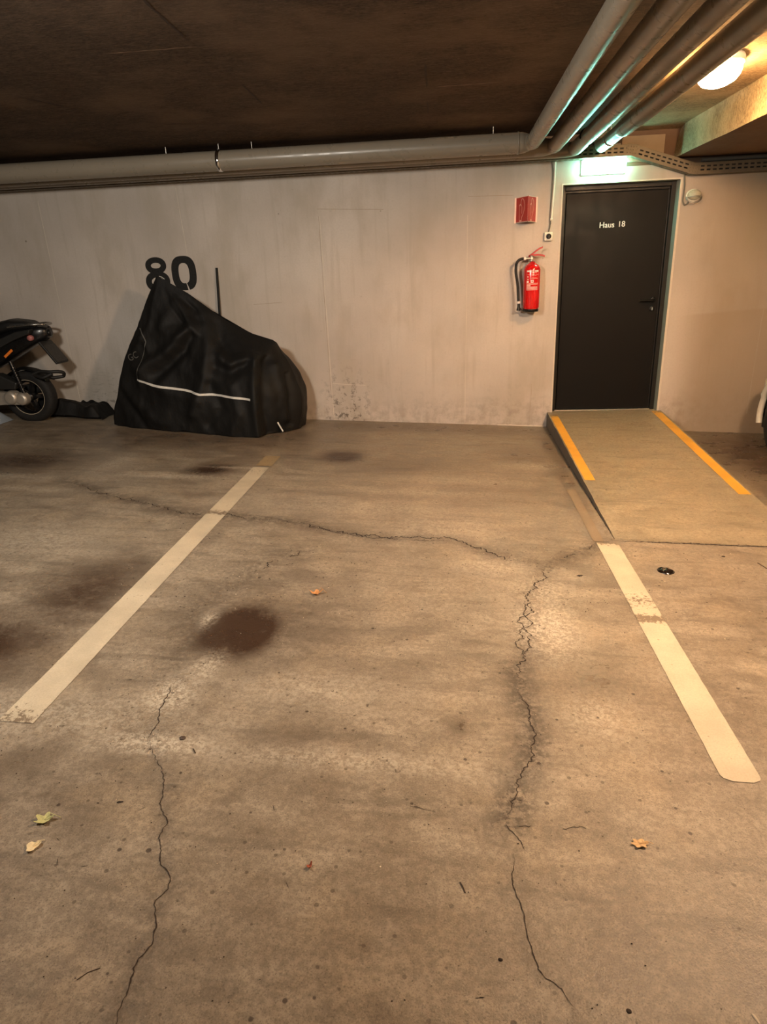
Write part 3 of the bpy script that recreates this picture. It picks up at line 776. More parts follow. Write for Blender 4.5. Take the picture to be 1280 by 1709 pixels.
wl = root('wall_lamp', (2.075, 0, 1.965), 'small unlit oval wall lamp with a wire guard right of the door', 'lamp')
def ovalY(mb, prof, cx, cz, ax, az, n=32):
    rows = [[(cx+ax*s*math.cos(2*math.pi*j/n), y, cz+az*s*math.sin(2*math.pi*j/n)) for j in range(n)] for s, y in prof]
    return mb.grid(rows, 0, True, cv=True)
b = MB(); ovalY(b, [(0, 0), (1.05, 0), (1.07, -.02), (1.0, -.03), (0, -.03)], 2.075, 1.965, .060, .048); b.build('lamp_base', M['switch'], wl)
b = MB(); ovalY(b, [(.92, -.03), (.90, -.05), (.75, -.072), (.4, -.085), (.001, -.09)], 2.075, 1.968, .060, .045); b.build('glass_dome', simple('frosted_glass', (.50, .47, .36), .3), wl)
b = MB()
b.sweep([(2.075+.064*math.cos(a), -.035-.035*abs(math.sin(a)), 1.955+.052*math.sin(a)) for a in [x*math.pi/14+math.pi for x in range(15)]], .004, 8)
b.sweep([(2.075+.062*math.cos(a), -.03-.065*math.sin(a), 1.952) for a in [x*math.pi/12 for x in range(13)]], .004, 8)
b.build('wire_guard', M['zinc'], wl)
b = MB(); b.sweep(arc_path([(1.985, -.012, 2.13), (1.995, -.012, 2.05), (1.992, -.012, 1.91), (2.02, -.014, 1.885), (2.045, -.02, 1.925)], .03, 8), .006, 10)
tag(b.build('cable', M['cable_grey'], None), 'thin cable looping from the tray to the small guarded wall lamp', 'cable')

# fire extinguisher sign: two panels meeting at a ridge
fs = root('fire_extinguisher_sign', (.665, 0, 1.81), 'red projecting V shaped sign with extinguisher picture on the wall', 'sign')
for sgn, nm in ((-1, 'left'), (1, 'right')):
    x0 = .660+sgn*.086; ridge = Vector((.660, -.170, 0)); base = Vector((x0, -.004, 0))
    d = (base-ridge); L = d.length; d.normalize(); nrm = Vector((d.y*sgn, -d.x*sgn, 0)); nrm = nrm if nrm.y < 0 else -nrm
    def Pt(u, z, off=0.): return ridge+d*u+Vector((0, 0, z))+nrm*off
    b = MB(); z0, z1 = 1.812, 2.018
    vs = [Pt(0, z0), Pt(L, z0), Pt(L, z1), Pt(0, z1), Pt(0, z0, -.003), Pt(L, z0, -.003), Pt(L, z1, -.003), Pt(0, z1, -.003)]
    b.add(vs, [(0,1,2,3),(4,7,6,5),(0,4,5,1),(1,5,6,2),(2,6,7,3),(3,7,4,0)])
    pan = b.build('sign_panel', M['sign_red'], fs)
    b = MB(); e = .005
    for (ua, ub, za, zb_) in ((0, e, z0, z1), (e, L, z0, z0+e), (e, L, z1-e, z1)):
        b.add([Pt(ua, za, .0006), Pt(ub, za, .0006), Pt(ub, zb_, .0006), Pt(ua, zb_, .0006)], [(0, 1, 2, 3)])
    b.build('sign_border', M['sign_edge'], pan)
    b = MB()
    # outline picture of an extinguisher with its hose (drawn left to right on both panels)
    def fl(a): return a*L if sgn > 0 else (1-a)*L
    def line(P, w_):
        for (a, z), (c, zz) in zip(P[:-1], P[1:]):
            A = Vector((a*L, z)); B_2 = Vector((c*L, zz)); t = (B_2-A); t.normalize(); nn = Vector((-t.y, t.x))*w_/2
            q = [A+nn, A-nn, B_2-nn, B_2+nn]
            b.add([Pt(fl(v.x/L), z0+v.y, .001) for v in q], [(0, 1, 2, 3)])
    line([(.30, .022), (.30, .125), (.36, .142), (.44, .142), (.50, .125), (.50, .070)], .0045)
    line([(.41, .142), (.42, .172), (.47, .188), (.56, .190), (.66, .172), (.72, .140), (.70, .105), (.62, .070), (.50, .042), (.48, .022)], .006)
    line([(.27, .136), (.38, .150)], .007)
    line([(.29, .014), (.50, .014)], .011)
    b.build('pictogram', M['sign_line'], pan, fix=False)
    b = MB(); b.box((min(x0, x0+sgn*.014), -.004, z0), (max(x0, x0+sgn*.014), 0, z1)); b.build('mounting_flange', M['sign_edge'], fs)

# fire extinguisher
EX, EY, ER = .722, -.105, .074
ex = root('fire_extinguisher', (EX, EY, 1.06), 'red fire extinguisher with black hose hanging beside the door', 'fire extinguisher')
b = MB(); b.lathe([(0, 1.072), (.050, 1.068), (.064, 1.075), (ER, 1.095), (ER, 1.415), (ER-.004, 1.432), (ER-.016, 1.452), (ER-.036, 1.468), (.026, 1.474), (.022, 1.485), (0, 1.485)], (EX, EY, 0), 'Z', 48)
body = b.build('cylinder_body', M['red'], ex)
b = MB(); b.lathe([(.052, 1.056), (.066, 1.056), (.070, 1.075), (.066, 1.082)], (EX, EY, 0), 'Z', 40); b.build('foot_ring', M['black_plastic'], ex)
b = MB(); b.lathe([(0, 1.48), (.018, 1.48), (.018, 1.500), (.014, 1.503), (.014, 1.522), (.018, 1.525), (.018, 1.535), (0, 1.537)], (EX-.01, EY, 0), 'Z', 24)
b.sweep([(EX-.01, EY, 1.512), (EX-.065, EY, 1.512)], .010, 14)
b.build('valve', M['zinc'], ex)
b = MB(); b.sweep([(EX-.01, EY-.016, 1.512), (EX-.01, EY-.030, 1.512)], .011, 16); b.build('pressure_gauge', M['label_white'], ex)
for nm, pts in (('squeeze_lever', [(-.035, 1.532), (-.005, 1.548), (.03, 1.575), (.06, 1.594), (.085, 1.602)]), ('carry_handle', [(-.035, 1.530), (0, 1.540), (.045, 1.541), (.085, 1.536), (.105, 1.528)])):
    b = MB()
    up_ = [Vector((EX+x, EY-.011, z)) for x, z in pts]; dn = [Vector((EX+x, EY+.011, z)) for x, z in pts]
    rows = []
    for i, (x, z) in enumerate(pts):
        tk = .009
        rows.append([(EX+x, EY-.012, z-tk), (EX+x, EY+.012, z-tk), (EX+x, EY+.012, z+tk*.6), (EX+x, EY-.012, z+tk*.6)])
    b.grid(rows, 0, False, cv=True); b.add(rows[0], [(0,1,2,3)]); b.add(rows[-1], [(3,2,1,0)])
    b.build(nm, M['red_lever'], ex, bevel=.002)
b = MB(); b.sweep(arc_path([(EX-.062, EY, 1.512), (EX-.135, EY-.005, 1.508), (EX-.150, EY-.01, 1.42), (EX-.125, EY-.01, 1.30), (EX-.112, EY-.01, 1.13)], .05, 10), .0125, 16)
hs = b.build('hose', M['rubber'], ex)
b = MB(); b.sweep([(EX-.078, EY, 1.512), (EX-.058, EY, 1.512)], .0145, 16); b.build('hose_ferrule', M['label_white'], hs)
b = MB(); b.sweep([(EX-.112, EY-.01, 1.150), (EX-.111, EY-.01, 1.130)], .0145, 16); b.build('hose_ferrule', M['label_white'], hs)
b = MB(); b.sweep([(EX-.111, EY-.01, 1.13), (EX-.110, EY-.01, 1.10), (EX-.112, EY-.01, 1.068)], [.012, .013, .020], 16); b.sweep([(EX-.125, EY-.01, 1.09), (EX-.06, EY-.01, 1.072)], .009, 10); b.build('nozzle', M['black_plastic'], ex)
b = MB(); b.box((EX-.02, EY+ER-.004, 1.30), (EX+.02, 0, 1.42)); b.build('wall_bracket', M['zinc'], ex)
b = MB(); b.box((EX-.02, EY+ER-.004, 1.12), (EX+.02, 0, 1.15)); b.build('wall_bracket', M['zinc'], ex)
lb = MB(); rr = ER+.0008
def patch(mb, a0, a1, z0, z1, mi):
    k = 8
    for i in range(k):
        p, q = a0+(a1-a0)*i/k, a0+(a1-a0)*(i+1)/k
        A = lambda t, z: (EX+rr*math.sin(t), EY-rr*math.cos(t), z)
        mb.quad(A(p, z0), A(q, z0), A(q, z1), A(p, z1), mi)
patch(lb, -.75, .72, 1.398, 1.411, 1)
patch(lb, -.45, .50, 1.388, 1.392, 0)
patch(lb, -.75, .75, 1.3735, 1.3755, 0); patch(lb, -.74, -.72, 1.245, 1.398, 0); patch(lb, .70, .72, 1.245, 1.398, 0)
patch(lb, -.25, .45, 1.364, 1.367, 0); patch(lb, -.25, .55, 1.345, 1.348, 0); patch(lb, -.25, .65, 1.341, 1.3425, 0)
patch(lb, -.65, -.52, 1.352, 1.361, 1); patch(lb, -.63, -.50, 1.333, 1.341, 1); patch(lb, -.72, -.48, 1.308, 1.324, 1)
patch(lb, -.22, .10, 1.308, 1.330, 1)
patch(lb, -.72, .70, 1.300, 1.304, 0); patch(lb, -.70, .65, 1.292, 1.296, 0); patch(lb, -.72, -.25, 1.276, 1.290, 0)
for z in (1.270, 1.263, 1.256, 1.245): patch(lb, -.72, .62, z, z+.003, 1)
lb.build('label', [M['label_pale'], M['label_white']], ex, fix=False)
patch2 = MB(); rr = ER+.0014
patch(patch2, -.15, .25, 1.401, 1.408, 0)
patch2.build('label_print', M['sign_red'], ex, fix=False)
patch2 = MB(); patch(patch2, -.12, .02, 1.313, 1.325, 0); patch2.build('label_print', M['sign_red'], ex, fix=False)

# ------------------------------------------------------------------ PAINTED NUMBER 80
nb = root('painted_number', (-2.68, 0, 1.5), 'black painted number 80 on the wall above the covered motorcycle', 'wall number')
def ring(mb, cx, cz, ax, az, t, a0=0, a1=2*math.pi, n=64, p=2.6, y=-.0015, slant=0):
    def P_(a, A, B): 
        c, s_ = math.cos(a), math.sin(a)
        x = A*math.copysign(abs(c)**(2/p), c); z = B*math.copysign(abs(s_)**(2/p), s_)
        return (cx+x+slant*z, y, cz+z)
    for i in range(n):
        p0 = a0+(a1-a0)*i/n; p1 = a0+(a1-a0)*(i+1)/n
        mb.quad(P_(p0, ax, az), P_(p1, ax, az), P_(p1, ax-t, az-t*.92), P_(p0, ax-t, az-t*.92))
b = MB(); ring(b, -2.823, 1.588, .104, .076, .056, p=2.1); ring(b, -2.822, 1.443, .122, .094, .060, math.radians(-80), math.radians(262), p=2.2, y=-.0018)
b.build('digit_eight', M['black_paint'], nb, fix=False)
b = MB(); ring(b, -2.552, 1.510, .122, .155, .070, math.radians(-78), math.radians(276), p=2.7)
b.build('digit_zero', M['black_paint'], nb, fix=False)
b = MB(); b.sweep([(-2.222, -.012, 1.546), (-2.235, -.040, 1.15), (-2.245, -.062, .75), (-2.26, -.095, .118)], [.011, .0115, .012, .012], 10)
tag(b.build('black_rod', M['black_paint'], None), 'thin black rod leaning on the wall behind the covered motorcycle', 'rod')

# ------------------------------------------------------------------ COVERED MOTORCYCLE
cr = root('covered_motorcycle', (-2.4, -.45, .12), 'motorcycle parked by the wall under a black cover with grey stripe', 'motorcycle')
hem = [(-3.24, -.56), (-2.9, -.66), (-2.4, -.76), (-2.0, -.82), (-1.74, -.84), (-1.60, -.66), (-1.44, -.46), (-1.42, -.26), (-1.6, -.17), (-2.2, -.145), (-2.8, -.15), (-3.15, -.24), (-3.24, -.38)]
spn = [(-2.635, -.46, 1.485), (-2.62, -.46, 1.49), (-2.36, -.46, 1.335), (-2.04, -.46, 1.09), (-1.80, -.46, .965), (-1.62, -.46, .905), (-1.585, -.46, .88), (-1.61, -.44, .88), (-1.80, -.42, .95), (-2.24, -.42, 1.22), (-2.56, -.42, 1.44), (-2.62, -.44, 1.475), (-2.635, -.45, 1.485)]
box_ = [1.35, 1.35, 1.6, 2.6, 3.4, 3.2, 3.0, 3.0, 3.2, 1.8, 1.3, 1.1, 1.0]
def interp(arr, t):
    n_ = len(arr); t = t % n_; i = int(t); f = t-i
    f = f*f*(3-2*f)*.35+f*.65
    a = arr[i]; b_ = arr[(i+1) % n_]
    if isinstance(a, (int, float)): return a+(b_-a)*f
    return tuple(x+(y-x)*f for x, y in zip(a, b_))
creases = [ # x,z polyline, amplitude (out +), width
    ([(-2.46,1.40),(-2.33,1.22),(-2.25,1.10)], -.045, .035), ([(-2.42,1.36),(-2.22,1.20),(-2.10,1.12)], .035, .03), ([(-2.44,1.30),(-2.36,1.15),(-2.28,1.0)], .04, .03),
    ([(-2.22,1.20),(-2.35,1.02),(-2.55,.85),(-2.8,.70)], .055, .05), ([(-2.5,1.25),(-2.6,1.05),(-2.45,.98),(-2.25,1.08)], .03, .05),
    ([(-2.20,1.15),(-2.18,.9),(-2.22,.6),(-2.35,.3)], .05, .06), ([(-2.12,1.12),(-2.05,.92),(-1.98,.8)], -.05, .05), ([(-2.28,1.10),(-2.4,.85),(-2.7,.62)], -.045, .045),
    ([(-2.05,.80),(-1.95,.74),(-1.82,.78),(-1.72,.80)], .05, .055), ([(-2.10,.70),(-1.95,.66),(-1.80,.72)], -.035, .05),
    ([(-1.74,.80),(-1.75,.5),(-1.74,.05)], .045, .035), ([(-1.66,.75),(-1.66,.45),(-1.66,.1)], -.05, .035), ([(-1.58,.70),(-1.52,.45),(-1.52,.2)], .03, .03), ([(-1.50,.6),(-1.47,.4),(-1.50,.15)], -.03, .025),
    ([(-3.10,.45),(-2.98,.3),(-2.85,.13)], -.025, .04), ([(-2.60,1.46),(-2.50,1.36),(-2.36,1.24),(-2.28,1.18)], -.045, .016), ([(-2.60,1.46),(-2.46,1.28),(-2.36,1.12)], .03, .02), ([(-2.56,1.48),(-2.42,1.38),(-2.28,1.26)], .03, .016), ([(-2.58,1.42),(-2.53,1.25),(-2.42,1.08)], -.03, .02), ([(-2.66,1.35),(-2.74,1.1),(-2.9,.85)], .015, .03), ([(-3.05,.55),(-2.95,.40),(-2.7,.2)], .02, .05), ([(-2.9,.7),(-2.6,.5),(-2.3,.42)], .025, .06),
    ([(-2.15,.55),(-2.05,.35),(-2.2,.2)], -.03, .05), ([(-1.95,.55),(-1.9,.3),(-2.0,.1)], .025, .05), ([(-2.82,.97),(-2.72,.80),(-2.86,.55)], .02, .03)]
def crease_d(x, z):
    tot = 0
    for P_, a, w_ in creases:
        dm = 9
        for (x0, z0), (x1, z1) in zip(P_[:-1], P_[1:]):
            vx, vz = x1-x0, z1-z0; L2 = vx*vx+vz*vz
            t = max(0, min(1, ((x-x0)*vx+(z-z0)*vz)/L2))
            dm = min(dm, math.hypot(x-x0-t*vx, z-z0-t*vz))
        tot += .85*a*math.exp(-(dm/w_)**2)
    return tot
rows = []; NU, NV = 260, 90
for i in range(NU):
    t = i/NU*len(hem)
    hx_, hy_ = interp(hem, t); sx_, sy_, sz_ = interp(spn, t); p = interp(box_, t)
    row = []
    for j in range(NV+1):
        v = j/NV
        # outward fraction and height fraction along the drape
        hgt = v
        o_ = (1-hgt**p)
        # soften where the cloth turns over the ridge
        x = sx_+(hx_-sx_)*o_; y = sy_+(hy_-sy_)*o_
        z0 = fz(hx_, hy_)+.004
        z = z0+(sz_-z0)*(1-(1-hgt)**1.0)
        if p > 2.4: # rear part bulges
            bl = .07*math.sin(math.pi*min(1, hgt*1.15))*(p-2.4)
            cx_, cy_ = -1.95, -.45
            L = math.hypot(hx_-cx_, hy_-cy_); x += (hx_-cx_)/L*bl; y += (hy_-cy_)/L*bl*.5
        # folds
        f = crease_d(x, z)*(1 if hy_ < -.4 else .4)*min(1, 4*(1-v))
        f += noise.noise(Vector((x*3.2, z*2.2, y*2)))*.030*min(1, 3*(1-v)) + noise.noise(Vector((x*9, z*5, y*5)))*.014*min(1, 3*(1-v)) + noise.noise(Vector((x*24, z*12, y*12)))*.0055*min(1, 3*(1-v))
        ang = Vector((hx_-sx_*.5+1.1, hy_-sy_, 0)); ox, oy = (hx_+2.3)*.35, (hy_+.45)
        L = math.hypot(ox, oy) or 1
        x += ox/L*f; y += oy/L*f
        if v < .06: z += abs(noise.noise(Vector((x*5, y*5, 1))))*.03*(1-v/.06)
        row.append(Vector((x, min(y, -.125), z)))
    rows.append(row)
b = MB(); b.grid(rows, 0, True, cu=True)
cov = b.build('cover', M['cover'], cr)
# back faces are closed on themselves; thin cloth hem
bmx = bmesh.new(); bmx.from_mesh(cov.data); bvh = BVHTree.FromBMesh(bmx); corg = worg(cov)
camp = Vector((0, -6.5, 1.443))
def on_cover(x, z, off=.004):
    """nearest cloth point in front of the bike at this x,z (looking along +y)"""
    h = bvh.ray_cast(Vector((x, -3, z))-corg, Vector((0, 1, 0)))
    if h[0] is None:
        h = bvh.find_nearest(Vector((x, -.7, z))-corg)
        return h[0]+corg+Vector((0, -off, 0)), Vector((0, -1, 0))
    n_ = h[1]; n_ = n_ if n_.y < 0 else -n_
    return h[0]+corg+n_*off, n_
def cloth_strip(name, P_, w_, mat, parent):
    mb = MB(); pts = []
    for (a, c), (d, e) in zip(P_[:-1], P_[1:]):
        k = max(2, int(math.hypot(d-a, e-c)/.01))
        pts += [(a+(d-a)*i/k, c+(e-c)*i/k) for i in range(k)]
    pts.append(P_[-1]); pr = None
    for i, (x, z) in enumerate(pts):
        a = pts[max(0, i-1)]; c = pts[min(len(pts)-1, i+1)]
        dx, dz = c[0]-a[0], c[1]-a[1]; L = math.hypot(dx, dz) or 1
        q = (on_cover(x-dz/L*w_/2, z+dx/L*w_/2)[0], on_cover(x+dz/L*w_/2, z-dx/L*w_/2)[0])
        if pr: mb.quad(pr[0], pr[1], q[1], q[0])
        pr = q
    return mb.build(name, mat, parent, fix=False)
cloth_strip('reflective_stripe', [(-2.89,.60),(-2.72,.55),(-2.55,.525),(-2.40,.505),(-2.25,.475),(-2.05,.465),(-1.90,.45),(-1.76,.435)], .019, M['strip'], cov)
cloth_strip('reflective_stripe', [(-2.89,.60),(-2.83,.76),(-2.775,.93)], .008, M['print_grey'], cov)
cloth_strip('reflective_stripe', [(-2.775,.93),(-2.80,.98),(-2.84,1.05)], .010, M['print_grey'], cov)
p_, n_ = on_cover(-2.92, .80, .012)
text_mesh('faded_lettering', 'GC', .085, p_, (R90, -.35, -.25), M['print_grey'], cov)
b = MB(); b.sweep([(-1.64, -.62, .30), (-1.60, -.66, .20), (-1.55, -.66, .10)], .008, 8, squash=.4); b.build('hem_strap', M['strip'], cr)
b = MB(); b.sweep([(-2.60, -.475, 1.488), (-2.575, -.48, 1.480), (-2.55, -.485, 1.462)], .003, 6); b.build('seam_tab', M['strip'], cr)
# the tyre under the cover
b = MB(); b.lathe([(.20, -.06), (.27, -.05), (.295, 0), (.27, .05), (.20, .06)], (-1.78, -.42, .385), 'Y', 36); b.build('rear_tyre', M['tyre'], cr)
bmx.free()

# ------------------------------------------------------------------ SCOOTER
SZ = fz(-4.1, 0)
sr = root('motor_scooter', (-4.6, -.42, SZ), 'black motor scooter at the left edge seen from its rear wheel side', 'scooter')
WX, WZ, WY = -4.10, .435, -.42
def wheel(x, y, z, r, w_, parent, nm='rear_wheel'):
    b = MB(); pr = [(r-.085, -w_*.42), (r-.05, -w_*.5), (r-.018, -w_*.46), (r-.004, -w_*.25), (r, 0), (r-.004, w_*.25), (r-.018, w_*.46), (r-.05, w_*.5), (r-.085, w_*.42)]
    b.lathe(pr, (x, y, z), 'Y', 64)
    ty = b.build(nm, M['tyre'], parent)
    b = MB(); b.lathe([(r-.085, -w_*.40), (r-.093, -w_*.34), (r-.110, -w_*.2), (r-.110, w_*.2), (r-.085, w_*.40)], (x, y, z), 'Y', 64)
    for k in range(5):
        a = 2*math.pi*k/5+.3; Mx = Matrix.Translation((x, y, z)) @ Matrix.Rotation(a, 4, 'Y')
        b.box((-.016, -.022, .03), (.016, .022, r-.10), 0, Mx)
    b.lathe([(0, -.05), (.04, -.05), (.045, 0), (.04, .05), (0, .05)], (x, y, z), 'Y', 24)
    b.build('rim', M['scooter_black'], ty)
    b = MB(); b.lathe([(r-.088, -w_*.415), (r-.083, -w_*.425), (r-.080, -w_*.42)], (x, y, z), 'Y', 64); b.build('rim_edge', M['rim_line'], ty)
    return ty
wheel(WX, WY, WZ, .252, .13, sr)
wheel(-5.38, WY, WZ+.06, .25, .11, sr, 'front_wheel')
# transmission case and axle cover
b = MB(); b.lathe([(0, -.165), (.045, -.165), (.062, -.150), (.070, -.11), (.070, -.07)], (WX-.12, WY, WZ+.01), 'Y', 32)
b.lathe([(0, -.150), (.040, -.150), (.058, -.135), (.062, -.10), (.060, -.07)], (WX-.02, WY, WZ-.005), 'Y', 32)
b.prism([(WX-.20, WZ+.065), (WX-.04, WZ+.055), (WX-.0, WZ+.02), (WX-.02, WZ-.06), (WX-.2, WZ-.055), (WX-.62, WZ-.08), (WX-.66, WZ+.02), (WX-.5, WZ+.10)], WY-.135, WY-.07)
b.build('transmission_case', M['alloy'], sr, bevel=.006)
b = MB(); b.prism([(WX-.62, WZ+.26), (WX-.20, WZ+.24), (WX-.02, WZ+.15), (WX-.05, WZ+.09), (WX-.32, WZ+.10), (WX-.64, WZ+.13)], WY-.15, WY-.04); b.build('air_filter_box', M['scooter_grey'], sr, bevel=.012)
# swing shock absorber
b = MB(); b.sweep([(WX+.0, WY-.10, WZ+.05), (WX-.07, WY-.10, WZ+.35)], .018, 12)
for k in range(9):
    t = k/9; b.lathe([(.020, -.006), (.028, 0), (.020, .006)], (WX-.01-.05*t, WY-.10, WZ+.10+.2*t), 'Z', 16)
b.build('shock_absorber', M['scooter_black'], sr)
# tail body: lofted sections along x (x, zbottom, ztop, halfwidth)
secs = [(-3.775, 1.00, 1.075, .05), (-3.80, .975, 1.095, .085), (-3.90, .93, 1.10, .105), (-4.05, .86, 1.09, .125), (-4.25, .76, 1.04, .14), (-4.50, .66, .97, .15), (-4.80, .50, .90, .15), (-4.86, .44, .55, .14)]
rows = []
for x, z0, z1, hw in secs:
    n_ = 24; row = []
    for k in range(n_):
        a = 2*math.pi*k/n_; c, s_ = math.cos(a), math.sin(a)
        row.append((x, WY+hw*math.copysign(abs(c)**.6, c), (z0+z1)/2+(z1-z0)/2*math.copysign(abs(s_)**.6, s_)))
    rows.append(row)
b = MB(); b.grid(rows, 0, True, cv=True); b.add(rows[0], [tuple(range(24))]); b.add(rows[-1], [tuple(range(24))]); b.build('tail_body', M['scooter_black'], sr)
# grey side panel band
b = MB(); b.prism([(-3.86, 1.075), (-4.02, 1.055), (-4.40, .92), (-4.75, .80), (-4.75, .70), (-4.40, .83), (-4.05, .98), (-3.88, 1.035)], WY-.168, WY-.10); b.build('side_panel', M['scooter_grey'], sr, bevel=.01)
# seat
rows = []
for x, z0, z1, hw in [(-3.86, 1.085, 1.110, .07), (-3.95, 1.07, 1.150, .12), (-4.10, 1.055, 1.170, .14), (-4.30, 1.01, 1.135, .145), (-4.45, .97, 1.07, .15), (-4.75, .90, 1.02, .14), (-4.90, .87, .95, .08)]:
    row = []
    for k in range(20):
        a = 2*math.pi*k/20; c, s_ = math.cos(a), math.sin(a)
        row.append((x, WY+hw*math.copysign(abs(c)**.7, c), (z0+z1)/2+(z1-z0)/2*math.copysign(abs(s_)**.7, s_)))
    rows.append(row)
b = MB(); b.grid(rows, 0, True, cv=True); b.add(rows[0], [tuple(range(20))]); b.add(rows[-1], [tuple(range(20))]); b.build('seat', M['seat_vinyl'], sr)
b = MB(); b.sweep(arc_path([(-4.10, WY-.13, 1.10), (-3.86, WY-.12, 1.115), (-3.77, WY-.06, 1.11), (-3.77, WY+.06, 1.11), (-3.86, WY+.12, 1.115), (-4.10, WY+.13, 1.10)], .04, 6), .011, 10); b.build('grab_rail', simple('grab_rail_metal', (.35, .34, .32), .25, .9), sr)
b = MB(); b.lathe([(0, -.135), (.022, -.135), (.026, -.12), (.026, -.10)], (-3.905, WY, .995), 'Y', 20); b.build('turn_signal', M['tail_lens'], sr)
b = MB(); b.lathe([(0, .0), (.03, 0), (.03, -.02), (0, -.025)], (-3.765, WY, 1.03), 'X', 20); b.build('tail_light', M['scooter_black'], sr)
Mx = Matrix.Translation((-4.12, WY-.165, .865)) @ Matrix.Rotation(-.62, 4, 'Y')
b = MB(); b.box((-.055, -.008, -.012), (.055, .0, .012), 0, Mx); b.build('side_reflector', M['orange'], sr, bevel=.004)
# mudguard, plate holder and licence plate
b = MB()
Mx = Matrix.Translation((-3.81, WY, .92)) @ Matrix.Rotation(-.60, 4, 'Y')
b.box((-.022, -.10, -.20), (.0, .10, .05), 0, Mx); b.build('licence_plate_holder', M['plate_back'], sr, bevel=.006)
b = MB(); b.box((.0, -.095, -.19), (.004, .095, .0), 0, Mx); b.build('licence_plate', simple('plate_dark', (.02, .018, .016), .4), sr)
b = MB(); rows = []
for k in range(14):
    a = math.radians(35+k*9); r_ = .285
    rows.append([(WX+r_*math.cos(a), WY-.07+.14*j/6, WZ+r_*math.sin(a)-.006*(abs(j-3))) for j in range(7)])
b.grid(rows); b.build('mudguard', M['black_plastic'], sr, solid=.006)
# exhaust on the far side, footboard, leg shield, handlebar
b = MB(); b.sweep([(WX+.10, WY+.14, WZ+.08), (WX-.35, WY+.14, WZ-.0), (WX-.5, WY+.12, WZ-.05)], [.055, .055, .03], 18); b.build('exhaust', M['scooter_grey'], sr)
b = MB(); b.prism([(-4.80, .42), (-5.15, .42), (-5.28, .62), (-5.36, .62), (-5.20, .35), (-4.80, .35)], WY-.17, WY+.17); b.build('footboard', M['scooter_black'], sr, bevel=.012)
b = MB(); b.prism([(-5.22, .55), (-5.10, 1.12), (-5.16, 1.16), (-5.32, .60)], WY-.20, WY+.20); b.prism([(-5.30, .62), (-5.18, 1.1), (-5.36, .80)], WY-.10, WY+.10); b.build('leg_shield', M['scooter_black'], sr, bevel=.02)
b = MB(); b.sweep([(-5.12, WY, 1.12), (-5.10, WY, 1.22)], .03, 14); b.sweep([(-5.02, WY-.33, 1.26), (-5.09, WY-.12, 1.24), (-5.10, WY, 1.22), (-5.09, WY+.12, 1.24), (-5.02, WY+.33, 1.26)], .016, 12); b.build('handlebar', M['black_plastic'], sr)
b = MB(); b.sweep([(-5.18, WY-.07, .95), (-5.38, WY-.07, WZ+.06)], .017, 12); b.sweep([(-5.18, WY+.07, .95), (-5.38, WY+.07, WZ+.06)], .017, 12); b.build('fork', M['zinc'], sr)
b = MB(); b.sweep([(-4.45, WY-.12, WZ-.10), (-4.50, WY-.22, SZ+.004)], .012, 10); b.build('side_stand', M['zinc'], sr)
# chain lock over the rear wheel
b = MB()
b.sweep(arc_path([(-3.97, WY-.10, .66), (-3.90, WY-.09, .685), (-3.80, WY-.09, .675), (-3.74, WY-.06, .675), (-3.70, WY-.02, .66), (-3.72, WY+.0, .62), (-3.80, WY-.05, .615), (-3.86, WY-.08, .65)], .02, 5), .016, 10)
b.sweep(arc_path([(-3.95, WY-.10, .65), (-3.86, WY-.12, .625), (-3.78, WY-.09, .66)], .02, 5), .018, 10)
tag(b.build('chain_lock', M['rubber'], None), 'black cable lock hooked over the scooter rear wheel', 'lock')

# black cloth bundle on the floor by the scooter wheel
b = MB(); rows = []
nx_, ny_ = 46, 30
for i in range(nx_+1):
    row = []
    for j in range(ny_+1):
        u, v = i/nx_, j/ny_
        x = -4.15+.68*u; y = -.34+.32*v
        e = min(1, 5*min(u*1.2, (1-u)*.9, v+.02, (1-v)+.15))
        h = (.09+.075*max(0, noise.noise(Vector((x*4, y*5, 2)))+.45)+.03*noise.noise(Vector((x*13, y*11, 4))))*min(1, e*2)
        h *= 1.25-.25*u
        row.append((x+.03*noise.noise(Vector((x*5, y*5, 8))), min(-.012, y+.02*noise.noise(Vector((x*6, y*6, 3)))), fz(x, y)+.004+max(0, h)))
    rows.append(row)
b.grid(rows)
tag(b.build('folded_cover', M['cover'], None), 'crumpled black cloth lying on the floor behind the scooter wheel', 'cloth')
b = MB(); rows = []
for i in range(25):
    row = []
    for j in range(17):
        u, v = i/24, j/16; x = -4.72+.40*u; y = -.66+.22*v
        h = .13*math.sin(math.pi*u)**.6*math.sin(math.pi*v)**.6+.02*noise.noise(Vector((x*16, y*14, 1)))*math.sin(math.pi*u)
        row.append((x, y, fz(x, y)+.003+max(0, h)))
    rows.append(row)
b.grid(rows); tag(b.build('plastic_bag', M['blue_bag'], None), 'small pale blue plastic bag on the floor under the scooter', 'bag')

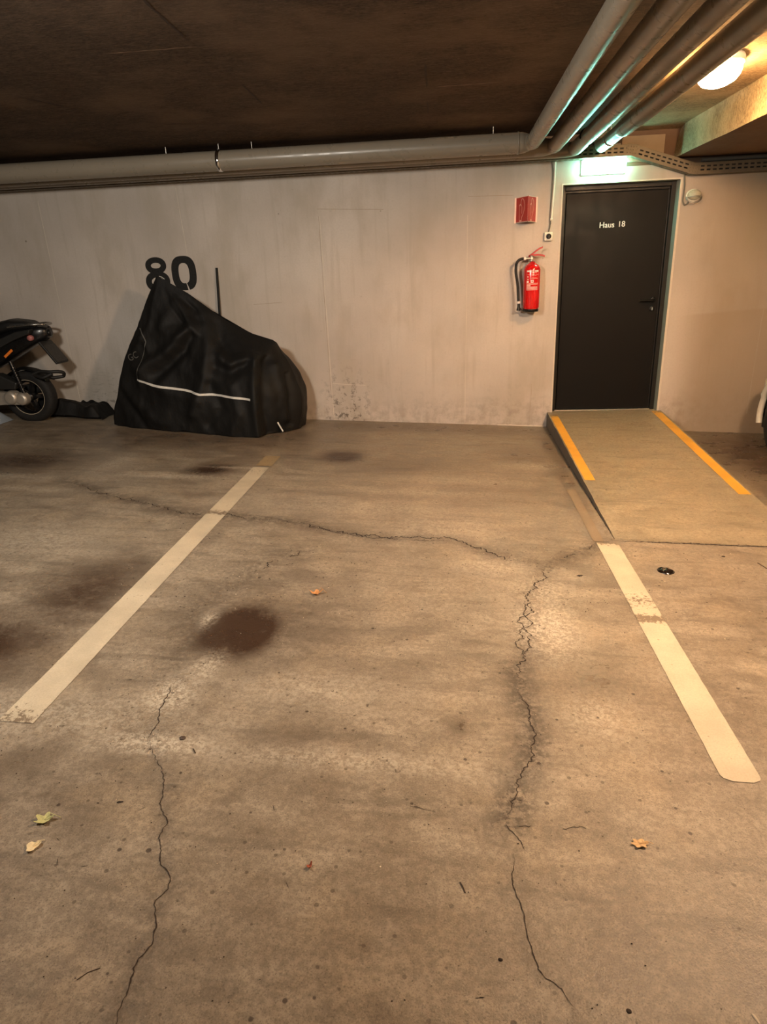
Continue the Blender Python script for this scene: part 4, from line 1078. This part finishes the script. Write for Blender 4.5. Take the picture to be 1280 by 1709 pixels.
# ------------------------------------------------------------------ CAR (front towards the wall)
CX0, CX1 = 2.59, 4.32; CF = -.46
cz = fz(2.6, 0)
car = root('car', ((CX0+CX1)/2, -2.6, fz(3.3, 0)), 'cream white car at the right edge with only wing and tyre showing', 'car')
def car_sec(y):   # returns list of (half width, z) from sill to roof
    t = (CF-y)/4.1
    return t
ctr = (CX0+CX1)/2; HW = (CX1-CX0)/2
stn = []  # stations: (y, widthscale, zbelt, ztop, roofscale)
for (t, ws, zb_, zt, rs, zlo) in [(0, .80, .55, .58, .60, .30), (.015, .90, .62, .66, .70, .22), (.05, .965, .68, .74, .78, .20), (.15, .995, .74, .84, .82, .20), (.26, 1., .80, .92, .82, .20), (.30, 1., .84, .98, .80, .20), (.42, 1., .88, 1.38, .68, .20), (.55, 1., .89, 1.45, .68, .20), (.75, 1., .90, 1.42, .67, .20), (.88, .99, .90, 1.30, .66, .20), (.96, .96, .88, 1.02, .72, .22), (.99, .90, .84, .90, .74, .26), (1.0, .80, .60, .64, .70, .34)]:
    y = CF-4.1*t; z_ = cz
    half = [(.90*ws, zlo), (.965*ws, zlo+.06), (1.*ws, .42 if t not in (0, 1) else .40), (.995*ws, .58 if zb_ > .6 else .5), (.955*ws, zb_), ((.955*.35+.65*rs)*ws, zb_+(zt-zb_)*.62), (rs*ws, zb_+(zt-zb_)*.93), (rs*ws*.6, zt+.012), (0, zt+.02)]
    ring_ = [(ctr-HW*a, y, z_+b_) for a, b_ in half] + [(ctr+HW*a, y, z_+b_) for a, b_ in reversed(half[:-1])]
    stn.append(ring_)
# densify stations
def lerp_ring(a, b_, t): return [tuple(p+(q-p)*t for p, q in zip(u, v)) for u, v in zip(a, b_)]
dense = []
for a, b_ in zip(stn[:-1], stn[1:]):
    k = max(1, int(abs(a[0][1]-b_[0][1])/.03))
    dense += [lerp_ring(a, b_, i/k) for i in range(k)]
dense.append(stn[-1])
AXF, AXR, WR = -1.02, -3.62, .315
def arch(p):
    x, y, z = p
    for ax in (AXF, AXR):
        d = math.hypot(y-ax, z-(cz+WR))
        if d < WR+.035 and (x < CX0+.30 or x > CX1-.30) and z < cz+WR*2+.1: return True
    return False
b = MB(); nr = len(dense[0])
# refine section vertically for arch cut
def refine(r_):
    out = []
    for u, v in zip(r_[:-1], r_[1:]):
        k = max(1, int((Vector(u)-Vector(v)).length/.035))
        out += [tuple(p+(q-p)*i/k for p, q in zip(u, v)) for i in range(k)]
    out.append(r_[-1]); return out
kk = [max(1, int((Vector(dense[60][i])-Vector(dense[60][i+1])).length/.035)) for i in range(nr-1)]
def refine2(r_):
    out = []
    for i, (u, v) in enumerate(zip(r_[:-1], r_[1:])):
        out += [tuple(p+(q-p)*j/kk[i] for p, q in zip(u, v)) for j in range(kk[i])]
    out.append(r_[-1]); return out
dd = [refine2(r_) for r_ in dense]
nv_ = len(dd[0]); vs = [p for r_ in dd for p in r_]; fs_ = []
for i in range(len(dd)-1):
    for j in range(nv_-1):
        c_ = [sum(dd[a][b2][k] for a, b2 in ((i, j), (i+1, j), (i+1, j+1), (i, j+1)))/4 for k in range(3)]
        if arch(c_): continue
        fs_.append((i*nv_+j, (i+1)*nv_+j, (i+1)*nv_+j+1, i*nv_+j+1))
b.add(vs, fs_, 0, True); b.add(dd[0], [tuple(range(nv_))]); b.add(dd[-1], [tuple(reversed(range(nv_)))])
b.build('car_body', M['car_paint'], car, fix=False)
for ax in (AXF, AXR):
    for xx in (CX0+.012, CX1-.012):
        b = MB(); b.sweep([(xx+(.012 if abs(a-90) > 60 else 0)*(1 if xx < ctr else -1), ax+(WR+.042)*math.cos(math.radians(a)), cz+WR+(WR+.042)*math.sin(math.radians(a))) for a in range(-12, 193, 6)], .024, 10)
        b.build('wheel_arch', M['car_paint'], car)
b = MB(); b.box((CX0+.10, CF-4.0, cz+.18), (CX1-.10, CF-.10, cz+.34))
for ax in (AXF, AXR):
    for xx, s_ in ((CX0+.09, 1), (CX1-.09, -1)):
        rows = []
        for k in range(25):
            a = math.pi*k/24
            rows.append([(xx, ax+(WR+.045)*math.cos(a), cz+WR+(WR+.045)*math.sin(a)), (xx+s_*.20, ax+(WR+.045)*math.cos(a), cz+WR+(WR+.045)*math.sin(a))])
        b.grid(rows, 0, True)
b.build('wheel_housing', M['car_black'], car, fix=False)
for ax in (AXF, AXR):
    for xx in (CX0+.125, CX1-.125):
        b = MB(); w_ = .19
        b.lathe([(WR-.10, -w_*.45), (WR-.06, -w_*.5), (WR-.02, -w_*.47), (WR-.004, -w_*.36), (WR, 0), (WR-.004, w_*.36), (WR-.02, w_*.47), (WR-.06, w_*.5), (WR-.10, w_*.45)], (xx, ax, cz+WR), 'X', 56)
        ty = b.build('car_tyre', M['tyre'], car)
        b = MB(); b.lathe([(WR-.10, -w_*.44), (WR-.115, -w_*.36), (.06, -w_*.25), (0, -w_*.25)], (xx, ax, cz+WR), 'X', 40); b.lathe([(WR-.10, w_*.44), (WR-.115, w_*.36), (.06, w_*.25), (0, w_*.25)], (xx, ax, cz+WR), 'X', 40)
        b.build('wheel_rim', M['scooter_grey'], ty)
for s_ in (-1, 1):
    x_ = lambda a: ctr+s_*HW*a
    b = MB(); b.quad((x_(.925), CF-1.55, cz+.93), (x_(.925), CF-3.3, cz+.94), (x_(.72), CF-3.1, cz+1.33), (x_(.735), CF-1.95, cz+1.33))
    b.build('side_window', M['glass_dark'], car, solid=.006, fix=False)
b = MB(); b.quad((ctr-HW*.78, CF-1.18, cz+.985), (ctr+HW*.78, CF-1.18, cz+.985), (ctr+HW*.64, CF-1.78, cz+1.40), (ctr-HW*.64, CF-1.78, cz+1.40)); b.build('windscreen', M['glass_dark'], car, solid=.006, fix=False)

# ------------------------------------------------------------------ LITTER ON THE FLOOR
def leaf(name, x, y, outline, scale, rot, curl, mat, label, cat='leaf', stem=True, seed=0):
    o = root(name, (x, y, fz(x, y)), label, cat)
    b = MB(); n_ = len(outline); ca, sa = math.cos(rot), math.sin(rot)
    def P_(u, v, rr_):
        r_ = math.hypot(u, v)
        z = curl*(r_**2)+.18*scale*noise.noise(Vector((u*3, v*3, seed)))+.05*scale
        return (x+(u*ca-v*sa)*scale, y+(u*sa+v*ca)*scale, fz(x, y)+.002+max(0, z))
    rings = [0.05, .3, .55, .8, 1.0]
    rows = []
    for r_ in rings:
        rows.append([P_(u*r_, v*r_, r_) for u, v in outline])
    b.grid(rows, 0, False, cv=True)
    b.build('leaf_blade', mat, o, solid=.0006, fix=False)
    if stem:
        s_ = MB(); p0 = Vector(P_(0, 0, 0)); p1 = Vector(P_(1.5*outline[0][0], 1.5*outline[0][1], 1))
        s_.sweep([p0+Vector((0, 0, .001)), (p0+p1)/2+Vector((0, 0, .004)), Vector((p1.x, p1.y, fz(x, y)+.003))], .0009, 6); s_.build('leaf_stem', mat, o)
    return o
def lobed(n, a, b, ph=0, sq=1): return [((a+b*math.cos(n*(t/36*2*math.pi)+ph))*math.cos(t/36*2*math.pi), sq*(a+b*math.cos(n*(t/36*2*math.pi)+ph))*math.sin(t/36*2*math.pi)) for t in range(36)]
leaf('fallen_leaf', -1.122, -5.186, lobed(5, .85, .22, 0, .8), .026, .3, .012, simple('yellow_green_leaf', (.50, .48, .22), .7, 0, .35, 90, .3), 'curled yellow green leaf on the floor, the upper of two near the left edge', seed=1)
leaf('fallen_leaf', -1.101, -5.274, lobed(3, .85, .18, 1, .85), .021, .9, .006, simple('pale_tan_leaf', (.80, .66, .40), .65, 0, .15, 60, .3), 'pale cream tan leaf on the floor, the lower of two near the left edge', seed=2)
leaf('fallen_leaf', .498, -5.094, lobed(6, .85, .16, 0, .7), .024, .1, .005, simple('tan_dry_leaf', (.62, .40, .19), .7, 0, .35, 90, .3), 'crumpled tan dry leaf on the bare floor at lower right', seed=3)
leaf('fallen_leaf', -.637, -3.77, lobed(4, .8, .25, .5, .7), .032, .2, .022, simple('orange_brown_leaf', (.52, .24, .08), .6, 0, .3, 60, .3), 'small orange brown curled leaf right of the round oil stain', seed=4)
leaf('fallen_leaf', -.365, -5.258, lobed(3, .8, .2, .5, .7), .010, 1.2, .012, simple('reddish_leaf', (.36, .09, .04), .6, 0, .3, 90, .3), 'tiny reddish brown leaf scrap in the lower middle of the floor', stem=False, seed=5)

def lump(name, x, y, rx, ry, h, mat, label, cat, rot=0, seed=0):
    b = MB(); rows = []; ca, sa = math.cos(rot), math.sin(rot)
    for i in range(9):
        f = i/8*math.pi/2; row = []
        for j in range(22):
            a = 2*math.pi*j/22; c_ = math.cos(f)*(1+.22*noise.noise(Vector((math.cos(a)*1.6, math.sin(a)*1.6, seed))))
            u = rx*c_*math.cos(a); v = ry*c_*math.sin(a)
            xx = x+u*ca-v*sa; yy = y+u*sa+v*ca
            z = h*math.sin(f)*(1+.5*noise.noise(Vector((u*60, v*60, seed))))
            row.append((xx, yy, fz(xx, yy)+z))
        rows.append(row)
    b.grid(rows, 0, True, cv=True); b.add(rows[-1], [tuple(range(22))], 0)
    return tag(b.build(name, mat, None), label, cat)
lump('plastic_scrap', 1.091, -3.31, .044, .038, .014, simple('wet_black_scrap', (.010, .006, .004), .08, 0, .1, 20, .8), 'crushed shiny black scrap on the floor right of the right bay line', 'scrap', -.5, 3)
lump('pebble', 1.46, -3.082, .010, .007, .004, M['crack'], 'tiny dark pebble on the floor just below the ramp foot', 'pebble', 0, 5)
lump('pebble', -.875, -4.815, .011, .010, .006, simple('brown_pebble', (.06, .04, .03), .6), 'small dark brown pebble beside the left floor crack', 'pebble', 0, 6)
lump('pebble', .105, -5.45, .005, .004, .004, M['crack'], 'tiny dark crumb beside the lower right crack', 'pebble', 0, 7)
lump('pebble', .363, -5.532, .006, .005, .003, M['crack'], 'tiny black crumb close to the bottom right of the floor', 'pebble', 0, 8)
lump('bark_chip', -.949, -5.099, .009, .004, .003, M['crack'], 'dark bark chip on the floor left of the left crack', 'chip', .3, 9)
lump('bark_chip', .642, -3.418, .018, .006, .004, M['crack'], 'dark flat chip between the branching crack and the right bay line', 'chip', .2, 10)
lump('bark_chip', .62, -5.52, .004, .012, .003, simple('pale_chip', (.5, .42, .32), .6), 'pale sliver on the floor in the lower right corner', 'chip', .4, 11)
def twig(pts, r_, label):
    b = MB(); b.sweep([(x, y, fz(x, y)+r_) for x, y in pts], r_, 6)
    tag(b.build('twig', simple('twig_brown', (.05, .03, .018), .8), None), label, 'twig')
twig([(-.805, -5.590), (-.790, -5.572), (-.768, -5.560)], .0010, 'thin dark twig left of the lower left crack')
twig([(.018, -5.262), (.024, -5.273), (.030, -5.290)], .0016, 'short dark twig left of the lower right crack')
twig([(-.822, -4.862), (-.808, -4.880)], .0018, 'short dark twig just below the brown pebble')
twig([(1.61, -3.15), (1.62, -3.19), (1.625, -3.22)], .0022, 'short dark twig right of the black scrap')
# fine grit
b = MB(); rg = random.Random(5)
for k in range(1500):
    x = rg.uniform(-1.7, 1.6); y = rg.uniform(-5.7, -2.96)
    r_ = rg.uniform(.0007, .0022)*(1 if y < -4 else 1.5)
    a = rg.uniform(0, 3); ux, uy = math.cos(a)*r_*rg.uniform(1, 2.4), math.sin(a)*r_
    z = fz(x, y)+.0012
    p = [(x+r_*rg.uniform(.6, 1.6)*math.cos(a+q), y+r_*rg.uniform(.5, 1.2)*math.sin(a+q), z) for q in (0, 1.5, 3.1, 4.6)]
    apex = (x, y, z+r_)
    b.add(p+[apex], [(0, 1, 4), (1, 2, 4), (2, 3, 4), (3, 0, 4)], 0 if rg.random() < .72 else 1)
g = b.build('grit', [M['crack'], simple('pale_grit', (.6, .5, .38), .7)], None)
tag(g, 'scattered fine dark and pale grit on the bare concrete floor', 'grit', kind='stuff')
